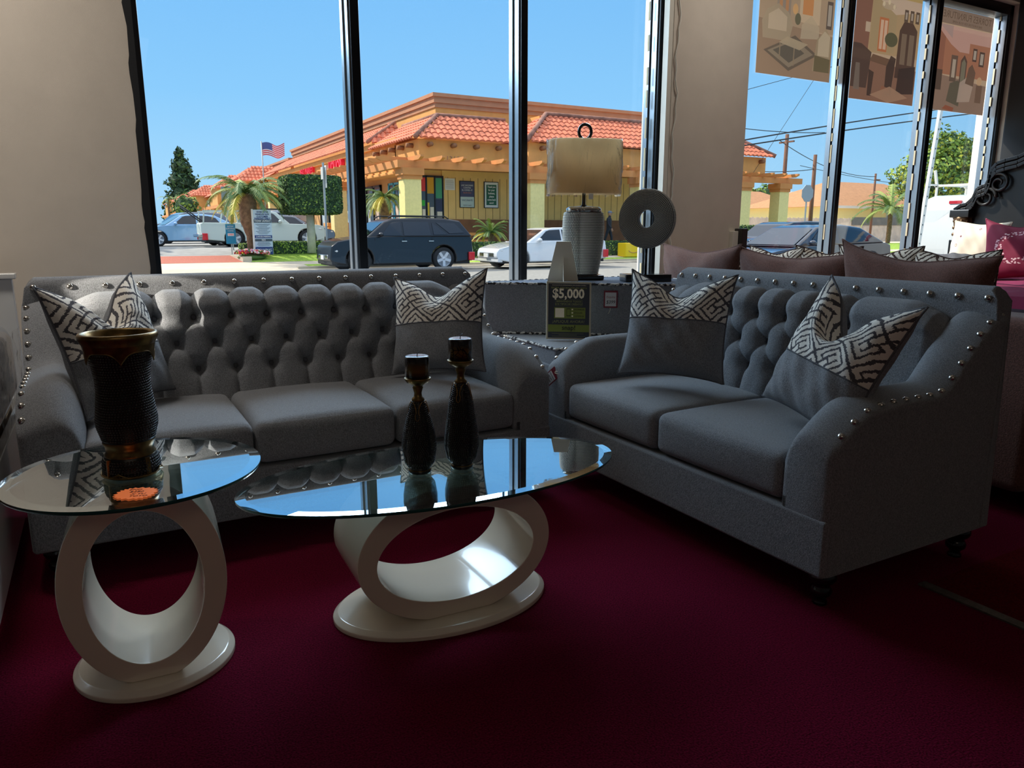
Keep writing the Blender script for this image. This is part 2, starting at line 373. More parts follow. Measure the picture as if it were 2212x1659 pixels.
def tufted_back(W,aw,cu,spacing,rows,nbtn,off):
    """front surface of the back; returns mesh builder and button points"""
    x0,x1=aw-.05,W-aw+.05
    # profile (y,z) with arclength; seat junction up, over the roll, and down behind
    prof=[(.57,.40),(.60,.52),(.625,.62),(.645,.73),(.66,.84),(.668,.885),(.684,.918),(.71,.938),(.745,.945),(.785,.935),(.81,.90)]
    L=[0]
    for a,b in zip(prof,prof[1:]): L.append(L[-1]+math.dist(a,b))
    def pr(t):
        for i in range(len(L)-1):
            if t<=L[i+1]+1e-9:
                k=(t-L[i])/(L[i+1]-L[i]); a,b=prof[i],prof[i+1]
                y=a[0]+(b[0]-a[0])*k; z=a[1]+(b[1]-a[1])*k
                dy,dz=b[0]-a[0],b[1]-a[1]; l=math.hypot(dy,dz); return y,z,(-dz/l,dy/l)
        return prof[-1][0],prof[-1][1],(0,-1)
    # smooth normals via finite difference
    def prs(t):
        t=max(0,min(L[-1],t)); y,z,_=pr(t); y2,z2,_=pr(min(L[-1],t+.03)); y1,z1,_=pr(max(0,t-.03))
        l=math.hypot(y2-y1,z2-z1) or 1; return (y1+y2+y)/3,(z1+z2+z)/3,(-(z2-z1)/l,(y2-y1)/l)
    def tz(zq):
        for i in range(len(L)-1):
            if prof[i+1][1]>=zq: return L[i]+(zq-prof[i][1])/(prof[i+1][1]-prof[i][1])*(L[i+1]-L[i])
    cx=W/2; T=[tz(z) for z in rows]
    btn=[]; 
    for ri,t in enumerate(T):
        n=nbtn-(1 if ri%2 else 0)
        for k in range(n): btn.append((cx+(k-(n-1)/2)*spacing,t,ri))
    segs=[]
    byrow={}
    for x,t,ri in btn: byrow.setdefault(ri,[]).append((x,t))
    for ri in range(len(T)-1):
        for x,t in byrow[ri]:
            for x2,t2 in byrow[ri+1]:
                if abs(x2-x)<spacing*.6: segs.append((x,t,x2,t2,.5))
    for x,t in byrow[0]: segs.append((x,t,x,L[-1],1.0))
    for x,t in byrow[len(T)-1]: segs.append((x,t,x,-.05,.8))
    # edge buttons' outer pleats towards the arms
    def field(x,t):
        best=0; dm=9
        for x1_,t1_,x2_,t2_,k in segs:
            if abs(x-(x1_+x2_)/2)>spacing*1.1: continue
            dx,dt=x2_-x1_,t2_-t1_; l2=dx*dx+dt*dt; q=max(0,min(1,((x-x1_)*dx+(t-t1_)*dt)/l2))
            d=math.hypot(x-x1_-q*dx,t-t1_-q*dt)
            if k==1.0:
                dep=.034*math.exp(-(d/.015)**1.0)*(.55+.45*math.exp(-((t-T[0])/.07)**2))
            elif k==.8: dep=.018*math.exp(-(d/.012)**1.0)
            else:
                e_=min(q,1-q)*2
                dep=(.006+.014*(1-e_)**2)*math.exp(-(d/(.006+.008*(1-e_)))**1.2)
            best=max(best,dep); dm=min(dm,d)
        bd=9
        for bx,bt,_ in btn:
            if abs(bx-x)<.12: bd=min(bd,math.hypot(bx-x,bt-t))
        puff=.0065*min(1,dm/(spacing*.30))**.8 if dm<9 else .0065
        # pleats above the top row look like rounded channels
        if t>T[0]: puff*=1+2.4*smoothstep(T[0],T[0]+.06,t)
        return puff-best-.052*math.exp(-(bd/.021)**1.15)
    b=MB(); nu=int((x1-x0)/.0055); nv=120
    def fn(u,v):
        x=x0+(x1-x0)*u; t=L[-1]*v; y,z,n=prs(t)
        edge=smoothstep(0,.05,x-x0)*smoothstep(0,.05,x1-x)
        h=field(x,t)
        if v>.93: h*=max(0,(1-v)/.07)
        h=h*edge-(1-edge)*.015
        # the roll drops and rounds away at both ends
        e2=min(x-x0,x1-x); 
        drop=.05*(1-smoothstep(0,.16,e2))*smoothstep(.62,.8,v)
        return (x,y+n[0]*h,z+n[1]*h-drop)
    b.grid(nu,nv,fn)
    out=[]
    for x,t,_ in btn:
        y,z,n=prs(t); out.append(((x,y+n[0]*-.046,z+n[1]*-.046),(0,n[0],n[1])))
    return b,out
def make_sofa(name,W,ncush,label,loc,rz,nbtn,topn,z_back=1.025,fab=None):
    root=empty(name,loc,rz,label,'sofa')
    aw=.185; fb=fab or FAB
    # base rail
    b=MB(); b.box(.004,-.022,.13,W-.004,.88,.325); b.build('base',fb,root,bevel=.012)
    for x0_,x1_ in((0,aw),(W,W-aw)): arm_mb(x0_,x1_).build('arm',fb,root)
    # back frame: outer shell and headband
    hb=MB()
    prof=[(.79,.13),(.79,.90),(.795,.985),(.81,1.012),(.835,z_back),(.865,z_back),(.885,z_back-.018),(.893,z_back-.05),(.90,.13)]
    hb.prism(prof,0.0,W,'x'); 
    # soften upper corners
    for i,v in enumerate(hb.v):
        x,y,z=v
        if z>.95: hb.v[i]=((.045 if z>1.0 else .012) if x==0 else (W-(.045 if z>1.0 else .012)),y,z)
    hb.build('back_frame',fb,root,bevel=.010,seg=3)
    tb,btn=tufted_back(W,aw,None,.158,[.845,.735,.62],nbtn,0)
    tb.build('tufted_backrest',fb,root)
    bm=MB(); bm.lathe([(.013,-.004),(.013,0),(.011,.004),(.006,.0065),(.0005,.007)],12,cap=False); bo=bm.build('button',FABD,root); bo.location=btn[0][0]; bo.rotation_euler=Vector(btn[0][1]).to_track_quat('Z','Y').to_euler()  # darker cloth stands in for the shade deep in the dimples
    for p,n in btn[1:]: nail(root,p,n,'button',bo.data)
    # cushions
    cw=(W-2*aw)/ncush
    for k in range(ncush):
        c=cushion_mb(cw-.006,.66,.165,crown=.028)
        o=c.build('seat_cushion',fb,root); o.location=(aw+cw*(k+.5),.315,.415)
    # nails
    for k in range(topn):
        x=.05+(W-.10)*k/(topn-1); nail(root,(x,.795,.985),(0,-1,.12))
    # side nails along the seam
    pts=[];acc=0;step=.064
    P=[(y,az(y)) for y in [i*.004 for i in range(8,212)]]
    last=P[0]; pts.append(P[0])
    for p,q in zip(P,P[1:]):
        acc+=math.dist(p,q)
        if acc>=step: pts.append(q); acc=0
    for y,z in pts:
        sl=(az(y+.02)-az(y-.02 if y>.02 else 0))/.04
        n=Vector((0,-sl,1)).normalized()
        for xx,sx in((.020,-1),(W-.020,1)):
            zb=z+.036*math.sin(.22*PI)*.55
            nail(root,(xx,y,z+.0045),(sx*-.35,n.y,n.z))
    for x,y in((.07,.07),(W-.07,.07),(.07,.83),(W-.07,.83)): bun_leg(root,x,y)
    return root
sofa=make_sofa('sofa',2.08,3,'long charcoal grey button-tufted sofa with three seat cushions under the big window',(-.29,2.87,0),0,8,16)
love=make_sofa('loveseat',1.68,2,'grey two-seat tufted loveseat with nailhead arms at the right',(1.93,3.10,0),-PI/2,5,16)
# ------------------------------------------------------------------ throw pillows
def keymat(name,light,dark,k=2.75):
    m=bpy.data.materials.new(name); m.use_nodes=True; nt=m.node_tree; b=nt.nodes['Principled BSDF']; L=nt.links
    def V(x):
        return x
    def mt(op,a,b_=None,c_=None):
        n=nt.nodes.new('ShaderNodeMath'); n.operation=op
        for i,v in enumerate((a,b_,c_)):
            if v is None: continue
            if isinstance(v,(int,float)): n.inputs[i].default_value=v
            else: L.new(v,n.inputs[i])
        return n.outputs[0]
    uv=nt.nodes.new('ShaderNodeUVMap'); sp=nt.nodes.new('ShaderNodeSeparateXYZ')
    ns=nt.nodes.new('ShaderNodeTexNoise'); ns.inputs['Scale'].default_value=22; L.new(uv.outputs[0],ns.inputs['Vector'])
    n2=nt.nodes.new('ShaderNodeTexNoise'); n2.inputs['Scale'].default_value=90; L.new(uv.outputs[0],n2.inputs['Vector'])
    L.new(uv.outputs[0],sp.inputs[0])
    dx=mt('MULTIPLY',mt('SUBTRACT',ns.outputs['Fac'],.5),.10); d2=mt('MULTIPLY',mt('SUBTRACT',n2.outputs['Fac'],.5),.10)
    u,v=sp.outputs[0],sp.outputs[1]
    X=mt('ADD',mt('MULTIPLY',mt('ADD',u,v),k),mt('ADD',dx,d2)); Y=mt('ADD',mt('MULTIPLY',mt('SUBTRACT',u,v),k),mt('SUBTRACT',d2,dx))
    fx=mt('SUBTRACT',mt('FRACT',X),.5); fy=mt('SUBTRACT',mt('FRACT',Y),.5)
    par=mt('MULTIPLY',mt('SUBTRACT',mt('FRACT',mt('MULTIPLY',mt('ADD',mt('FLOOR',X),mt('FLOOR',Y)),.5)),.25),4) # -1 / +1
    fx=mt('MULTIPLY',fx,par)
    ax,ay=mt('ABSOLUTE',fx),mt('ABSOLUTE',fy)
    r=mt('MAXIMUM',ax,ay)
    def band(c_,w): return mt('LESS_THAN',mt('ABSOLUTE',mt('SUBTRACT',r,c_)),w)
    gapr=mt('MULTIPLY',mt('GREATER_THAN',fx,0),mt('LESS_THAN',ay,.11)); gapl=mt('MULTIPLY',mt('LESS_THAN',fx,0),mt('LESS_THAN',ay,.06))
    ring=mt('MULTIPLY',band(.30,.033),mt('SUBTRACT',1,gapr)); core=mt('MULTIPLY',band(.12,.033),mt('SUBTRACT',1,gapl))
    conn=mt('MULTIPLY',mt('MULTIPLY',mt('GREATER_THAN',fx,0),mt('LESS_THAN',mt('ABSOLUTE',mt('SUBTRACT',ay,.12)),.036)),mt('MULTIPLY',mt('GREATER_THAN',ax,.15),mt('LESS_THAN',ax,.47)))
    edge=mt('GREATER_THAN',r,.46)
    tot=mt('MINIMUM',mt('ADD',mt('ADD',ring,core),mt('ADD',conn,edge)),1)
    mx=nt.nodes.new('ShaderNodeMix'); mx.data_type='RGBA'; mx.inputs[6].default_value=lin(light)+(1,); mx.inputs[7].default_value=lin(dark)+(1,)
    L.new(tot,mx.inputs[0]); L.new(mx.outputs[2],b.inputs['Base Color']); b.inputs['Roughness'].default_value=.95; b.inputs['Specular IOR Level'].default_value=.1
    bp=nt.nodes.new('ShaderNodeBump'); bp.inputs['Strength'].default_value=.5; bp.inputs['Distance'].default_value=.004
    h=mt('ADD',mt('MULTIPLY',tot,-.6),mt('MULTIPLY',n2.outputs['Fac'],.5)); L.new(h,bp.inputs['Height']); L.new(bp.outputs[0],b.inputs['Normal'])
    return m
KEY=keymat('greek_key_chenille',(236,230,220),(88,86,90))
KEYB=keymat('brown_key_chenille',(226,214,198),(74,56,50),3.0)
def pillow(name,label,cat,group,pos,yaw,lean,roll,w,h,T=.085,chop=.05,split=.5,plain=FAB,key=KEY,seed=1,panel=True,earL=0,earR=0,scale=1.0,sag=0):
    rt=empty(name,(0,0,0),0,label,cat,group); rt.location=pos
    rt.rotation_mode='XYZ'
    m=Matrix.Rotation(yaw,4,'Z')@Matrix.Rotation(-lean,4,'X')@Matrix.Rotation(roll,4,'Y'); rt.rotation_euler=m.to_euler()
    rnd=random.Random(seed); ph=[rnd.uniform(0,6) for _ in range(6)]
    N=34
    def surf(u,v,side):
        # u,v in [-1,1]
        px=.085; x=u*w/2*(1-px*(1-v*v)*abs(u)**1.5); z=v*h/2*(1-px*(1-u*u)*abs(v)**1.5)
        th=T*max(0,(1-abs(u)**3.2))**.55*max(0,(1-abs(v)**3.2))**.55
        if v>0:
            c_=chop*math.exp(-(u/.42)**2)*smoothstep(0,1,v); z-=c_; th*=1-.35*math.exp(-(u/.3)**2)*smoothstep(.3,1,v)
            z+=(earL if u<0 else earR)*abs(u)**3*v**2
        wr=.004*math.sin(u*9+ph[0]+v*3)*math.sin(v*7+ph[1])+.003*math.sin(u*17+v*11+ph[2])
        if v<0: z-=0; 
        cr=abs(u)**8*abs(v)**8
        y=side*(th+wr*min(1,th/.03)) 
        return (x*(1+.02*cr),y,z*(1+.02*cr))
    def sheet(v0,v1,nv,side,flip):
        b=MB(); uvs=[]
        def fn(i,j):
            u=i*2-1; u=math.copysign(1-(1-abs(u))**1.35,u); v=v0+(v1-v0)*j; uvs.append((u*.5,v*.5)); return surf(u,v,side)
        b.grid(N,nv,fn,flip=flip); return b,uvs
    vs_=split*2-1
    if panel:
        b,uv=sheet(vs_,1,22,-1,False); b.build('patterned_panel',key,rt,uv=uv)
        b,uv=sheet(-1,vs_,20,-1,False); b.build('plain_panel',plain,rt,uv=uv)
        sm=MB(); sm.tube([(surf(math.copysign(1-(1-abs(u))**1.35,u),vs_,-1)) for u in [(-1+2*k/40) for k in range(41)]],.0028,5); sm.build('seam',FABD if plain is FAB else plain,rt)
    else:
        b,uv=sheet(-1,1,40,-1,False); b.build('front_panel',plain,rt,uv=uv)
    b,uv=sheet(-1,1,40,1,True); b.build('back_panel',plain if panel or key is None else key,rt,uv=uv)
    bd=[(-1+2*k/26,1) for k in range(27)]+[(1,1-2*k/26) for k in range(1,27)]+[(1-2*k/26,-1) for k in range(1,27)]+[(-1,-1+2*k/26) for k in range(1,26)]
    MB().tube([surf(math.copysign(1-(1-abs(u))**1.35,u),v,0) for u,v in bd]+[surf(-1,1,0)],.0042,6).build('piping',FABD if plain is FAB else plain,rt)
    return rt
g='throw pillows with patterned tops on the grey sofas'
def SC(p,k): return (p[0]*k,p[1]*k,1.22+(p[2]-1.22)*k)
pillow('throw_pillow','grey throw pillow with key-pattern top on the long sofa\'s right end','pillow',g,SC((1.477,3.428,.749),.95),-.823,.315,-.092,.475,.456,chop=.07,seed=1,split=.50,earL=.02,earR=.03)
pillow('throw_pillow','deeply dented patterned throw pillow at the long sofa\'s left arm, behind the black vase','pillow',g,SC((.022,3.431,.755),.955),.82,.295,-.035,.48,.48,chop=.13,seed=2,split=.44,earL=.02,earR=.03)
pillow('throw_pillow','half-patterned upright throw pillow at the loveseat\'s far left arm','pillow',g,SC((2.387,2.695,.762),.94),-1.003,.31,.005,.475,.456,chop=.075,seed=3,split=.56,earL=.03,earR=.02)
pillow('throw_pillow','tilted patterned throw pillow with two peaked corners at the loveseat\'s near arm','pillow',g,SC((2.37,1.80,.745),.93),-1.78,.42,.16,.47,.47,chop=.14,seed=4,split=.42,earL=.03,earR=.03)
# ------------------------------------------------------------------ oval glass tables
GTOP=glassmat('table_glass',(.82,.91,.89),1.1,base=.24,gcol=(.93,.97,1,1))
GBEV=glassmat('table_glass_bevel',(.72,.86,.86),1.0,base=.42,gcol=(.9,.97,1,1))
GEDGE=M('glass_green_edge',(18,92,88),.12,coat=.5,emit=0)
def ell(a,b,n=96,pw=2.0):
    P=[]
    for k in range(n):
        t=2*PI*k/n; c_,s_=math.cos(t),math.sin(t)
        P.append((a*math.copysign(abs(c_)**(2/pw),c_),b*math.copysign(abs(s_)**(2/pw),s_)))
    return P
def glass_table(name,label,loc,rz,ga,gb,zt,ba,bb,roff,ra,rb,rzc,ia,ib,izc,yd,flat):
    rt=empty(name,loc,rz,label,'table'); n=112
    E=lambda k: ell(ga-k,gb-k,n)
    b=MB(); e=E(.030); t=[(x,y,zt) for x,y in e]; 
    b.add(t,[tuple(range(n))],False); e2=E(.004)
    b.add([(x,y,zt-.012) for x,y in e2],[tuple(range(n))[::-1]],False); b.build('glass_top',GTOP,rt)
    b=MB(); o=E(.001); b.add([(x,y,zt) for x,y in e]+[(x,y,zt-.0016) for x,y in o],[(k,k+n,(k+1)%n+n,(k+1)%n) for k in range(n)],True)
    b.build('bevelled_rim',GBEV,rt)
    b=MB(); o2=E(0); o3=E(.004); b.add([(x,y,zt-.0016) for x,y in o]+[(x,y,zt-.006) for x,y in o2]+[(x,y,zt-.012) for x,y in o3],[(r_*n+k,(r_+1)*n+k,(r_+1)*n+(k+1)%n,r_*n+(k+1)%n) for r_ in range(2) for k in range(n)],True)
    b.build('glass_edge',GEDGE,rt)
    # base plate
    b=MB(); P=[(0,0),(0,.014),(.016,.028)]
    rings=[[(x,y,z) for x,y in ell(ba-i,bb-i,96)] for i,z in P]; vs=[v for r_ in rings for v in r_]; m_=96
    fs=[(r_*m_+k,r_*m_+(k+1)%m_,(r_+1)*m_+(k+1)%m_,(r_+1)*m_+k) for r_ in range(2) for k in range(m_)]+[tuple(range(m_))[::-1],tuple(2*m_+k for k in range(m_))]
    b.add(vs,fs,False); b.build('base_plate',WHITE,rt,bevel=.0025)
    # ring pedestal
    K=128; out=[];inn=[]
    top=zt-.0125
    for k in range(K):
        t=2*PI*k/K+PI/K
        x=ra*math.cos(t); z=rzc+rb*math.sin(t)
        if z<.028: z=.028
        if z>top: z=top
        out.append((roff+x,z)); inn.append((roff+ia*math.cos(t),izc+ib*math.sin(t)))
    vs=[]
    for y in (-yd,yd):
        vs+=[(x,y,z) for x,z in out]+[(x,y,z) for x,z in inn]
    fs=[]; O0,I0,O1,I1=0,K,2*K,3*K
    for k in range(K):
        j=(k+1)%K
        fs+=[(O0+k,I0+k,I0+j,O0+j),(O1+k,O1+j,I1+j,I1+k),(O0+k,O0+j,O1+j,O1+k),(I0+j,I0+k,I1+k,I1+j)]
    b=MB(); b.add(vs,fs,True); o=b.build('ring_pedestal',WHITE,rt,bevel=.003)
    return rt
ct=glass_table('coffee_table','oval glass coffee table on a wide white lacquered ring base','z' and (.909,2.118,0),-.045,.631,.313,.46,.366,.232,0,.322,.222,.238,.262,.150,.228,.150,.115)
et=glass_table('end_table','smaller oval glass end table with tall white ring base, left','' or (.042,2.195,0),-.06,.322,.318,.58,.212,.205,-.005,.203,.285,.302,.144,.216,.290,.145,.06)
# ------------------------------------------------------------------ beaded vase and candle holders
BEAD=M('black_beads',(9,9,12),.22,coat=.3); GOLD=M('antique_gold',(128,104,62),.32,.9,var=.5,scale=30); GOLDL=M('gold_line',(168,124,66),.3,1)
BODY=M('black_ceramic',(7,7,10),.35)
def beads(b,prof,z0,z1,dz,r,n0=None,mod=None,skip=None,stag=True,nseg=6):
    def rr(z):
        for (a,za),(c_,zc) in zip(prof,prof[1:]):
            if za<=z<=zc: return a+(c_-a)*(z-za)/(zc-za+1e-9)
        return prof[-1][0]
    z=z0;i=0
    while z<z1:
        q=rr(z); n=max(8,int(2*PI*q/(r*2.08))); sl=(rr(z+.004)-rr(z-.004))/.008
        for k in range(n):
            a=2*PI*(k+(.5 if (i%2 and stag) else 0))/n
            if skip and skip(a,z): continue
            m=mod(a,z) if mod else 1
            b.dome((q*m*math.cos(a),q*m*math.sin(a),z),(math.cos(a),math.sin(a),-sl),r*.95,r*.8,nseg)
        z+=dz;i+=1
vz=empty('vase',(.030,2.152,.5805),.3,'tall black beaded vase with antique gold collar on the end table','vase'); vz.scale=(.91,.91,1)
VP=[(.060,0),(.072,.008),(.076,.022),(.074,.045),(.066,.058),(.062,.066),(.064,.085),(.069,.094),(.070,.105),(.079,.135),(.080,.155),(.075,.19),(.070,.23),(.070,.26),(.075,.295),(.083,.325),(.088,.345)]
lob=lambda a,z:1+.018*abs(math.cos(2.5*a))-.012
MB().lathe(VP,48,mod=lob).build('vase_body',BODY,vz)
b=MB(); beads(b,VP,.104,.332,.0068,.0038,mod=lob); beads(b,VP,.012,.052,.0072,.0042,mod=lob); b.build('beading',BEAD,vz)
def collar(b,r0,zt,drop,n=80,lobes=5,th=.003,flip=1):
    vs=[]
    for k in range(n):
        a=2*PI*k/n; p=abs(math.cos(lobes*a/2)); zz=zt-flip*(drop*(.35+.65*(1-p)**2.0*1.0)); 
        vs+= [((r0[0]+th)*math.cos(a),(r0[0]+th)*math.sin(a),zt),((r0[1]+th)*math.cos(a),(r0[1]+th)*math.sin(a),zz)]
    fs=[(2*k,2*k+1,(2*k+3)%(2*n),(2*k+2)%(2*n)) for k in range(n)]
    if flip<0: fs=[f[::-1] for f in fs]
    b.add(vs,fs,True)
    b.tube([vs[2*k+1] for k in range(n)]+[vs[1]],.0018,5)
b=MB(); collar(b,(.091,.086),.352,.045); b.lathe([(.088,.342),(.096,.356),(.103,.368),(.104,.376),(.101,.381),(.094,.382),(.088,.376),(.080,.36),(.076,.30)],56,cap=False); b.build('gold_rim',GOLD,vz)
b=MB(); b.lathe([(.087,.366),(.072,.33),(.066,.2),(.01,.19)],40,cap=False); b.build('vase_inside',BODY,vz)
b=MB(); b.lathe([(.067,.056),(.069,.06),(.0635,.068),(.0645,.082),(.0705,.092),(.070,.097)],48,cap=False); collar(b,(.063,.078),.001,.02,lobes=4,flip=-1); b.lathe([(.058,0),(.075,.003),(.0775,.008),(.074,.011)],48,cap=True)
for a in (-1.3,.3,1.9,3.5): b.bar((.075*math.cos(a),.075*math.sin(a),.008),(.074*math.cos(a),.074*math.sin(a),.055),.012,.006)
b.build('gold_foot',GOLD,vz)
def candle_holder(label,loc,hb,rw,rz,hd):
    rt=empty('candle_holder',loc,rz,label,'candle holder','beaded candle holders on the coffee table')
    P=[(.034,.018),(.046,.035),(rw,.075),(rw*1.0,.10),(rw*.9,.14),(rw*.68,hb*.78),(.020,hb-.004),(.017,hb)]
    q=[(a,z) for a,z in P]
    # smooth profile
    S=[]
    for (a,z),(a2,z2) in zip(P,P[1:]):
        for k in range(4): S.append((a+(a2-a)*k/4,z+(z2-z)*k/4))
    S.append(P[-1])
    MB().lathe(S,40).build('holder_body',BODY,rt)
    b=MB(); beads(b,S,.022,hb-.006,.0058,.0034,skip=lambda a,z:abs(((a/(PI/2))+.5)%1-.5)<.045 and z<hb*.85); b.build('beading',BEAD,rt)
    MB().lathe([(.034,0),(.036,.003),(.036,.009),(.033,.012),(.035,.016),(.034,.02)],40).build('foot',BLK,rt)
    b=MB(); b.lathe([(.0345,.0095),(.0375,.0105),(.0345,.0125)],40,cap=False); 
    b.lathe([(.018,hb-.004),(.0205,hb),(.019,hb+.005),(.013,hb+.010),(.0115,hb+.022),(.015,hb+.034),(.017,hb+.040),(.014,hb+.044),(.020,hb+.049),(.034,hb+.056),(.041,hb+.066),(.0425,hb+.070),(.040,hb+.071),(.032,hb+.062),(.002,hb+.060)],40,cap=False)
    b.build('gold_cup',GOLD,rt)
    b=MB()
    for q_ in range(4):
        a0=PI/4+q_*PI/2; pts=[]
        for da,dz in((-.75,.010),(-.45,.004),(-.2,-.010),(-.14,-.022),(-.24,-.030),(-.20,-.040),(-.08,-.046),(0,-.047),(.08,-.046),(.20,-.040),(.24,-.030),(.14,-.022),(.2,-.010),(.45,.004),(.75,.010)):
            z=hb-.014+dz*1.0
            r_=.0205+(.0+(hb-z)*.22)+.004; a=a0+da*.8; pts.append((r_*math.cos(a),r_*math.sin(a),z))
        b.tube(pts,.0012,5)
    b.build('gold_scroll',GOLDL,rt)
    cm=bpy.data.materials.new('black_gold_candle'); cm.use_nodes=True; nt=cm.node_tree; p=nt.nodes['Principled BSDF']; tc=nt.nodes.new('ShaderNodeTexCoord'); s_=nt.nodes.new('ShaderNodeSeparateXYZ')
    r_=nt.nodes.new('ShaderNodeValToRGB'); el=r_.color_ramp.elements; el[0].position=.18; el[0].color=lin((14,14,18))+(1,); el[1].position=.85; el[1].color=lin((14,14,20))+(1,)
    x=el.new(.42); x.color=lin((112,84,32))+(1,); x=el.new(.55); x.color=lin((98,74,30))+(1,)
    nt.links.new(tc.outputs['Generated'],s_.inputs[0]); nt.links.new(s_.outputs[2],r_.inputs[0])
    if hd:
        vo=nt.nodes.new('ShaderNodeTexVoronoi'); vo.feature='DISTANCE_TO_EDGE'; vo.inputs['Scale'].default_value=60; nt.links.new(tc.outputs['Object'],vo.inputs['Vector'])
        lt=nt.nodes.new('ShaderNodeMath'); lt.operation='GREATER_THAN'; lt.inputs[1].default_value=.05; nt.links.new(vo.outputs['Distance'],lt.inputs[0])
        mx=nt.nodes.new('ShaderNodeMix'); mx.data_type='RGBA'; mx.inputs[6].default_value=lin((12,12,14))+(1,); nt.links.new(lt.outputs[0],mx.inputs[0]); nt.links.new(r_.outputs[0],mx.inputs[7]); nt.links.new(mx.outputs[2],p.inputs['Base Color'])
    else: nt.links.new(r_.outputs[0],p.inputs['Base Color'])
    p.inputs['Roughness'].default_value=.25; p.inputs['Metallic'].default_value=.3; p.inputs['Coat Weight'].default_value=.5
    zc=hb+.063
    cr=tag(empty('candle',(loc[0],loc[1],loc[2]+zc),0,label.split(' candle')[0].replace('beaded','beaded')+' holder\'s black and gold pillar candle','candle','pillar candles on the beaded holders'))
    cb=MB(); cb.lathe([(.036,0),(.038,.002),(.038,.072),(.0365,.0755),(.034,.076)],40); cb.build('candle_body',cm,cr)
    MB().lathe([(.0355,.0762),(.034,.0772),(.012,.0745),(.001,.074)],32,cap=False).build('candle_top',M('dark_wax',(96,88,96),.3,coat=.4),cr)
    MB().tube([(0,0,.074),(.001,0,.082),(.005,.001,.087),(.010,.002,.090)],.0013,6).build('wick',BODY,cr)
    return rt,cr
r1,c1=candle_holder('shorter black beaded candle holder, left of the pair',(.842,2.128,.4605),.237,.0525,.3,False)
r2,c2=candle_holder('taller black beaded candle holder, right of the pair',(.981,2.108,.4605),.285,.0545,.1,True)
c1['label']='plain black and gold pillar candle on the shorter holder'; c2['label']='crackled black and gold pillar candle on the taller holder'
# orange price burst
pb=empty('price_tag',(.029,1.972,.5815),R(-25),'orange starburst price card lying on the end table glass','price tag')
b=MB(); P=[]
for k in range(44):
    t=2*PI*k/44; q=1 if k%2 else .84; P.append((.050*q*math.copysign(abs(math.cos(t))**.8,math.cos(t)),.043*q*math.copysign(abs(math.sin(t))**.8,math.sin(t))))
b.prism(P,0,.0012,'z'); b.build('card',M('orange_card',(246,124,62),.8,emit=.35),pb)  # emission adds brightness to the paper that no lamp gives
INK=M('ink',(20,18,22),.7)
for t_,y,sz,x in(('END',.024,.013,-.010),('$280',.009,.014,-.002),('X TU',-.007,.013,.008),('TOYO',-.022,.013,.014)): text('writing',t_,INK,sz,pb,(x,y,.0016),(0,0,R(6)),.0002,sx=1.15,shear=.2)
# ------------------------------------------------------------------ corner wedge seat
WS=.895; ST=.572
def ropemat():
    m=bpy.data.materials.new('striped_rope_welt'); m.use_nodes=True; nt=m.node_tree; b=nt.nodes['Principled BSDF']; tc=nt.nodes.new('ShaderNodeTexCoord'); wv=nt.nodes.new('ShaderNodeTexNoise'); wv.inputs['Scale'].default_value=42; wv.inputs['Detail'].default_value=1
    r=nt.nodes.new('ShaderNodeValToRGB'); r.color_ramp.interpolation='CONSTANT'; r.color_ramp.elements[0].color=lin((52,48,48))+(1,); r.color_ramp.elements[1].position=.48; r.color_ramp.elements[1].color=lin((205,200,192))+(1,)
    nt.links.new(tc.outputs['Object'],wv.inputs['Vector']); nt.links.new(wv.outputs['Fac'],r.inputs[0]); nt.links.new(r.outputs[0],b.inputs['Base Color']); b.inputs['Roughness'].default_value=.9; return m
ROPE=ropemat()
wd=empty('corner_sofa',(2.6,3.8,0),0,'grey corner wedge seat with striped rope trim between the two sofas','corner sofa')
def rel(P,o): return [(x-o[0],y-o[1]) for x,y in P]
A_,B_=(2.13,4.20),(3.18,3.40)
sf=rel([A_,B_,(3.44,3.40),(3.44,4.27),(2.13,4.27)],(2.6,3.8)); st_=rel([(2.20,3.46),(3.10,3.47),(3.20,3.60),(2.5,4.2),(2.22,4.2)],(2.6,3.8))
FW=M('slate_blue_weave',(82,90,104),.9,var=.25,scale=260,bump=.4,bscale=300)
MB().prism(rel([(2.20,3.46),(3.10,3.47),(3.38,3.6),(3.40,4.25),(2.16,4.25)],(2.6,3.8)),.07,ST-.10,'z').build('seat_base',FAB,wd,bevel=.012)
MB().prism(st_,ST-.13,ST,'z').build('seat_cushion',FAB,wd,bevel=.02,seg=3)
MB().prism(sf,ST-.12,WS-.004,'z').build('back_block',FAB,wd,bevel=.01)
MB().prism([(x*.99,y*.99) for x,y in sf],WS-.01,WS,'z').build('back_top',FW,wd,bevel=.003)
def welt(P,z,name='rope_trim'):
    pts=[]
    for (x,y),(x2,y2) in zip(P,P[1:]):
        n=max(2,int(math.dist((x,y),(x2,y2))/.012))
        for k in range(n): q=k/n; pts.append((x+(x2-x)*q,y+(y2-y)*q,z+.002*math.sin(k*1.9)))
    pts.append((P[-1][0],P[-1][1],z)); b=MB(); b.tube(pts,[.0075+.0018*math.sin(i*1.57) for i in range(len(pts))],6); b.build(name,ROPE,wd)
welt(sf+[sf[0]],WS-.004); welt([st_[-1],st_[0],st_[1]],ST-.008); 
a=Vector(rel([A_],(2.6,3.8))[0]+(0,)); c_=Vector(rel([B_],(2.6,3.8))[0]+(0,)); nn=Vector((-.606,-.795,0))*.008
welt([(a+nn)[:2],(c_+nn)[:2]],ST+.008)
for x,y in((-.3,-.24),(.6,-.2),(.7,.35),(-.35,.35)): bun_leg(wd,x,y,.075)
